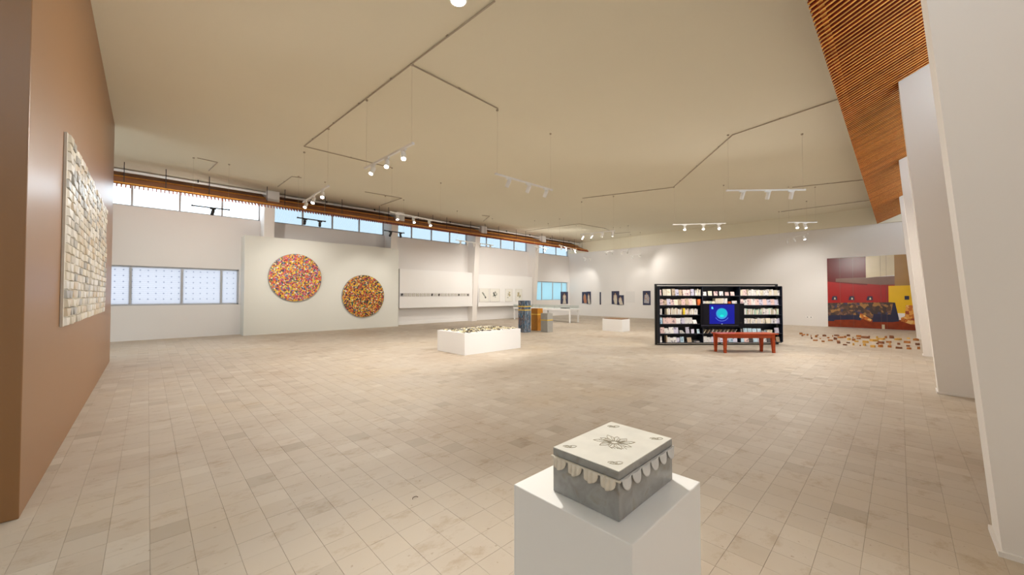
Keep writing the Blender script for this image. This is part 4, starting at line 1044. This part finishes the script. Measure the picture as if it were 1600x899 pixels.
# tracks along the window wall
pd = [((300, 322), (358, 329), [fl_(.55, (0.8, 17.2, 1.0), False, 2.0)], 'thin dark one-lamp track in the glare of the window', DARK),
      ((465, 341), (508, 347), [(.25, (4.3, 17.1, 2.2), False, 70, 70), (.8, (5.2, 17.1, 1.8), False, 40, 90)], 'thin dark track aimed at the larger round painting', DARK),
      ((601, 361), (631, 365), [(.3, (7.1, 17.1, 1.5), False, 70, 70), (.82, (9.6, 17.1, 1.6), False, 50, 80)], 'thin dark track aimed at the lower round painting', DARK),
      ((713, 376), (770, 384), [(.1, (11.0, 17.1, 1.6), False, 38, 95), (.28, (12.4, 17.1, 1.6), False, 38, 95), (.45, (14.3, 17.1, 1.6), False, 38, 95), (.62, (15.4, 17.1, 1.6), False, 38, 95), (.93, (17.2, 17.1, 1.6), False, 38, 95)], 'five-lamp track in front of the third pier', WMETAL),
      ((835, 386), (857, 389), [fl_(.2, (17.2, 16.6, 0), False), fl_(.75, (18.5, 16.6, 0), False)], 'two-lamp track in front of the fourth pier', WMETAL),
      ((874, 384), (901, 391), [fl_(.1, (19, 15, 0), False), fl_(.38, (20, 15, 0), False, 0), fl_(.65, (21, 15.5, 0), False), fl_(.92, (22.5, 15, 0), False, 0)], 'white four-lamp track by the end of the wooden band', WMETAL),
      ((908, 367), (960, 361), [fl_(.05, (13, 11, 0), True), fl_(.33, (12, 11, 0), False), fl_(.65, (13, 10, 0), False), fl_(.95, (14, 8.8, 0), True)], 'four-lamp track under the faint far conduit', WMETAL),
      ((945, 394), (959, 393), [(.2, (X1, 15.8, 1.6), False, 14, 100), (.85, (X1, 14.6, 2.4), False, 30, 124)], 'two-lamp track before the overlapping photographs', WMETAL),
      ((969, 393), (982, 391), [(.2, (X1, 13.5, 1.8), False, 13, 80), (.85, (X1, 12.4, 2.6), False, 30, 124)], 'two-lamp track before the bending figure photograph', WMETAL),
      ((985, 400), (1001, 398), [(.2, (X1, 11.5, 1.6), False, 14, 100), (.85, (X1, 9.2, 2.8), False, 30, 124)], 'two-lamp track nearest the bookcase photograph', WMETAL),
      ((912, 403), (923, 405), [(.2, (22.0, 17.5, 1.5), False, 40, 90), (.85, (X1, 16.6, 1.6), False, 40, 90)], 'small two-lamp track in the far corner', WMETAL)]
for a, b, hd, lab, bd in pd: track(pz(*a), pz(*b), hd, lab, body=bd)

# unseen tracks added behind the camera as fill light
for k, (x, y) in enumerate(((-3.5, 0.6), (-3.6, 3.4), (-5.5, 8.0), (-5.5, 13.0))):
    track((x, y, ZT), (x, y + 1.6, ZT), [fl_(.2, (x, y, 0), True, .3, 130), fl_(.8, (x, y + 1.6, 0), True, .3, 130)], 'added two-lamp fill track behind the viewpoint, %s from the piers' % ordw[k])

track((-1.6, -.15, ZT), (-1.6, 1.3, ZT), [(.3, (3.54, -.45, 2.9), True, 48, 62), (.75, (3.6, -.5, 4.6), True, 34, 62)], 'added two-lamp fill track behind the viewpoint aimed at the closest pier')  # unseen lamps added to brighten the closest pier
# ceiling downlight over the pedestal
dp = onz(716, -1, H)
e = empty('downlight', dp); tag(e, 'round recessed ceiling downlight glowing at the top edge', 'downlight')
MB().frustum((0, 0, -.02), .11, (0, 0, 0), .12, 24).build('bezel', WMETAL, e)
MB().frustum((0, 0, -.024), .09, (0, 0, -.02), .09, 24).build('lens', LENS, e)
Lt = bpy.data.lights.new('spot', 'SPOT'); Lt.energy = 520; Lt.color = (1.0, .94, .84); Lt.spot_size = math.radians(52); Lt.spot_blend = 1.0; Lt.shadow_soft_size = .05
lo = bpy.data.objects.new('spot', Lt); COL.objects.link(lo); lo.parent = e; lo.location = (0, 0, -.05)
lo.rotation_euler = (Vector((.95, .6, .95)) - (dp + Vector((0, 0, -.05)))).to_track_quat('-Z', 'Y').to_euler()
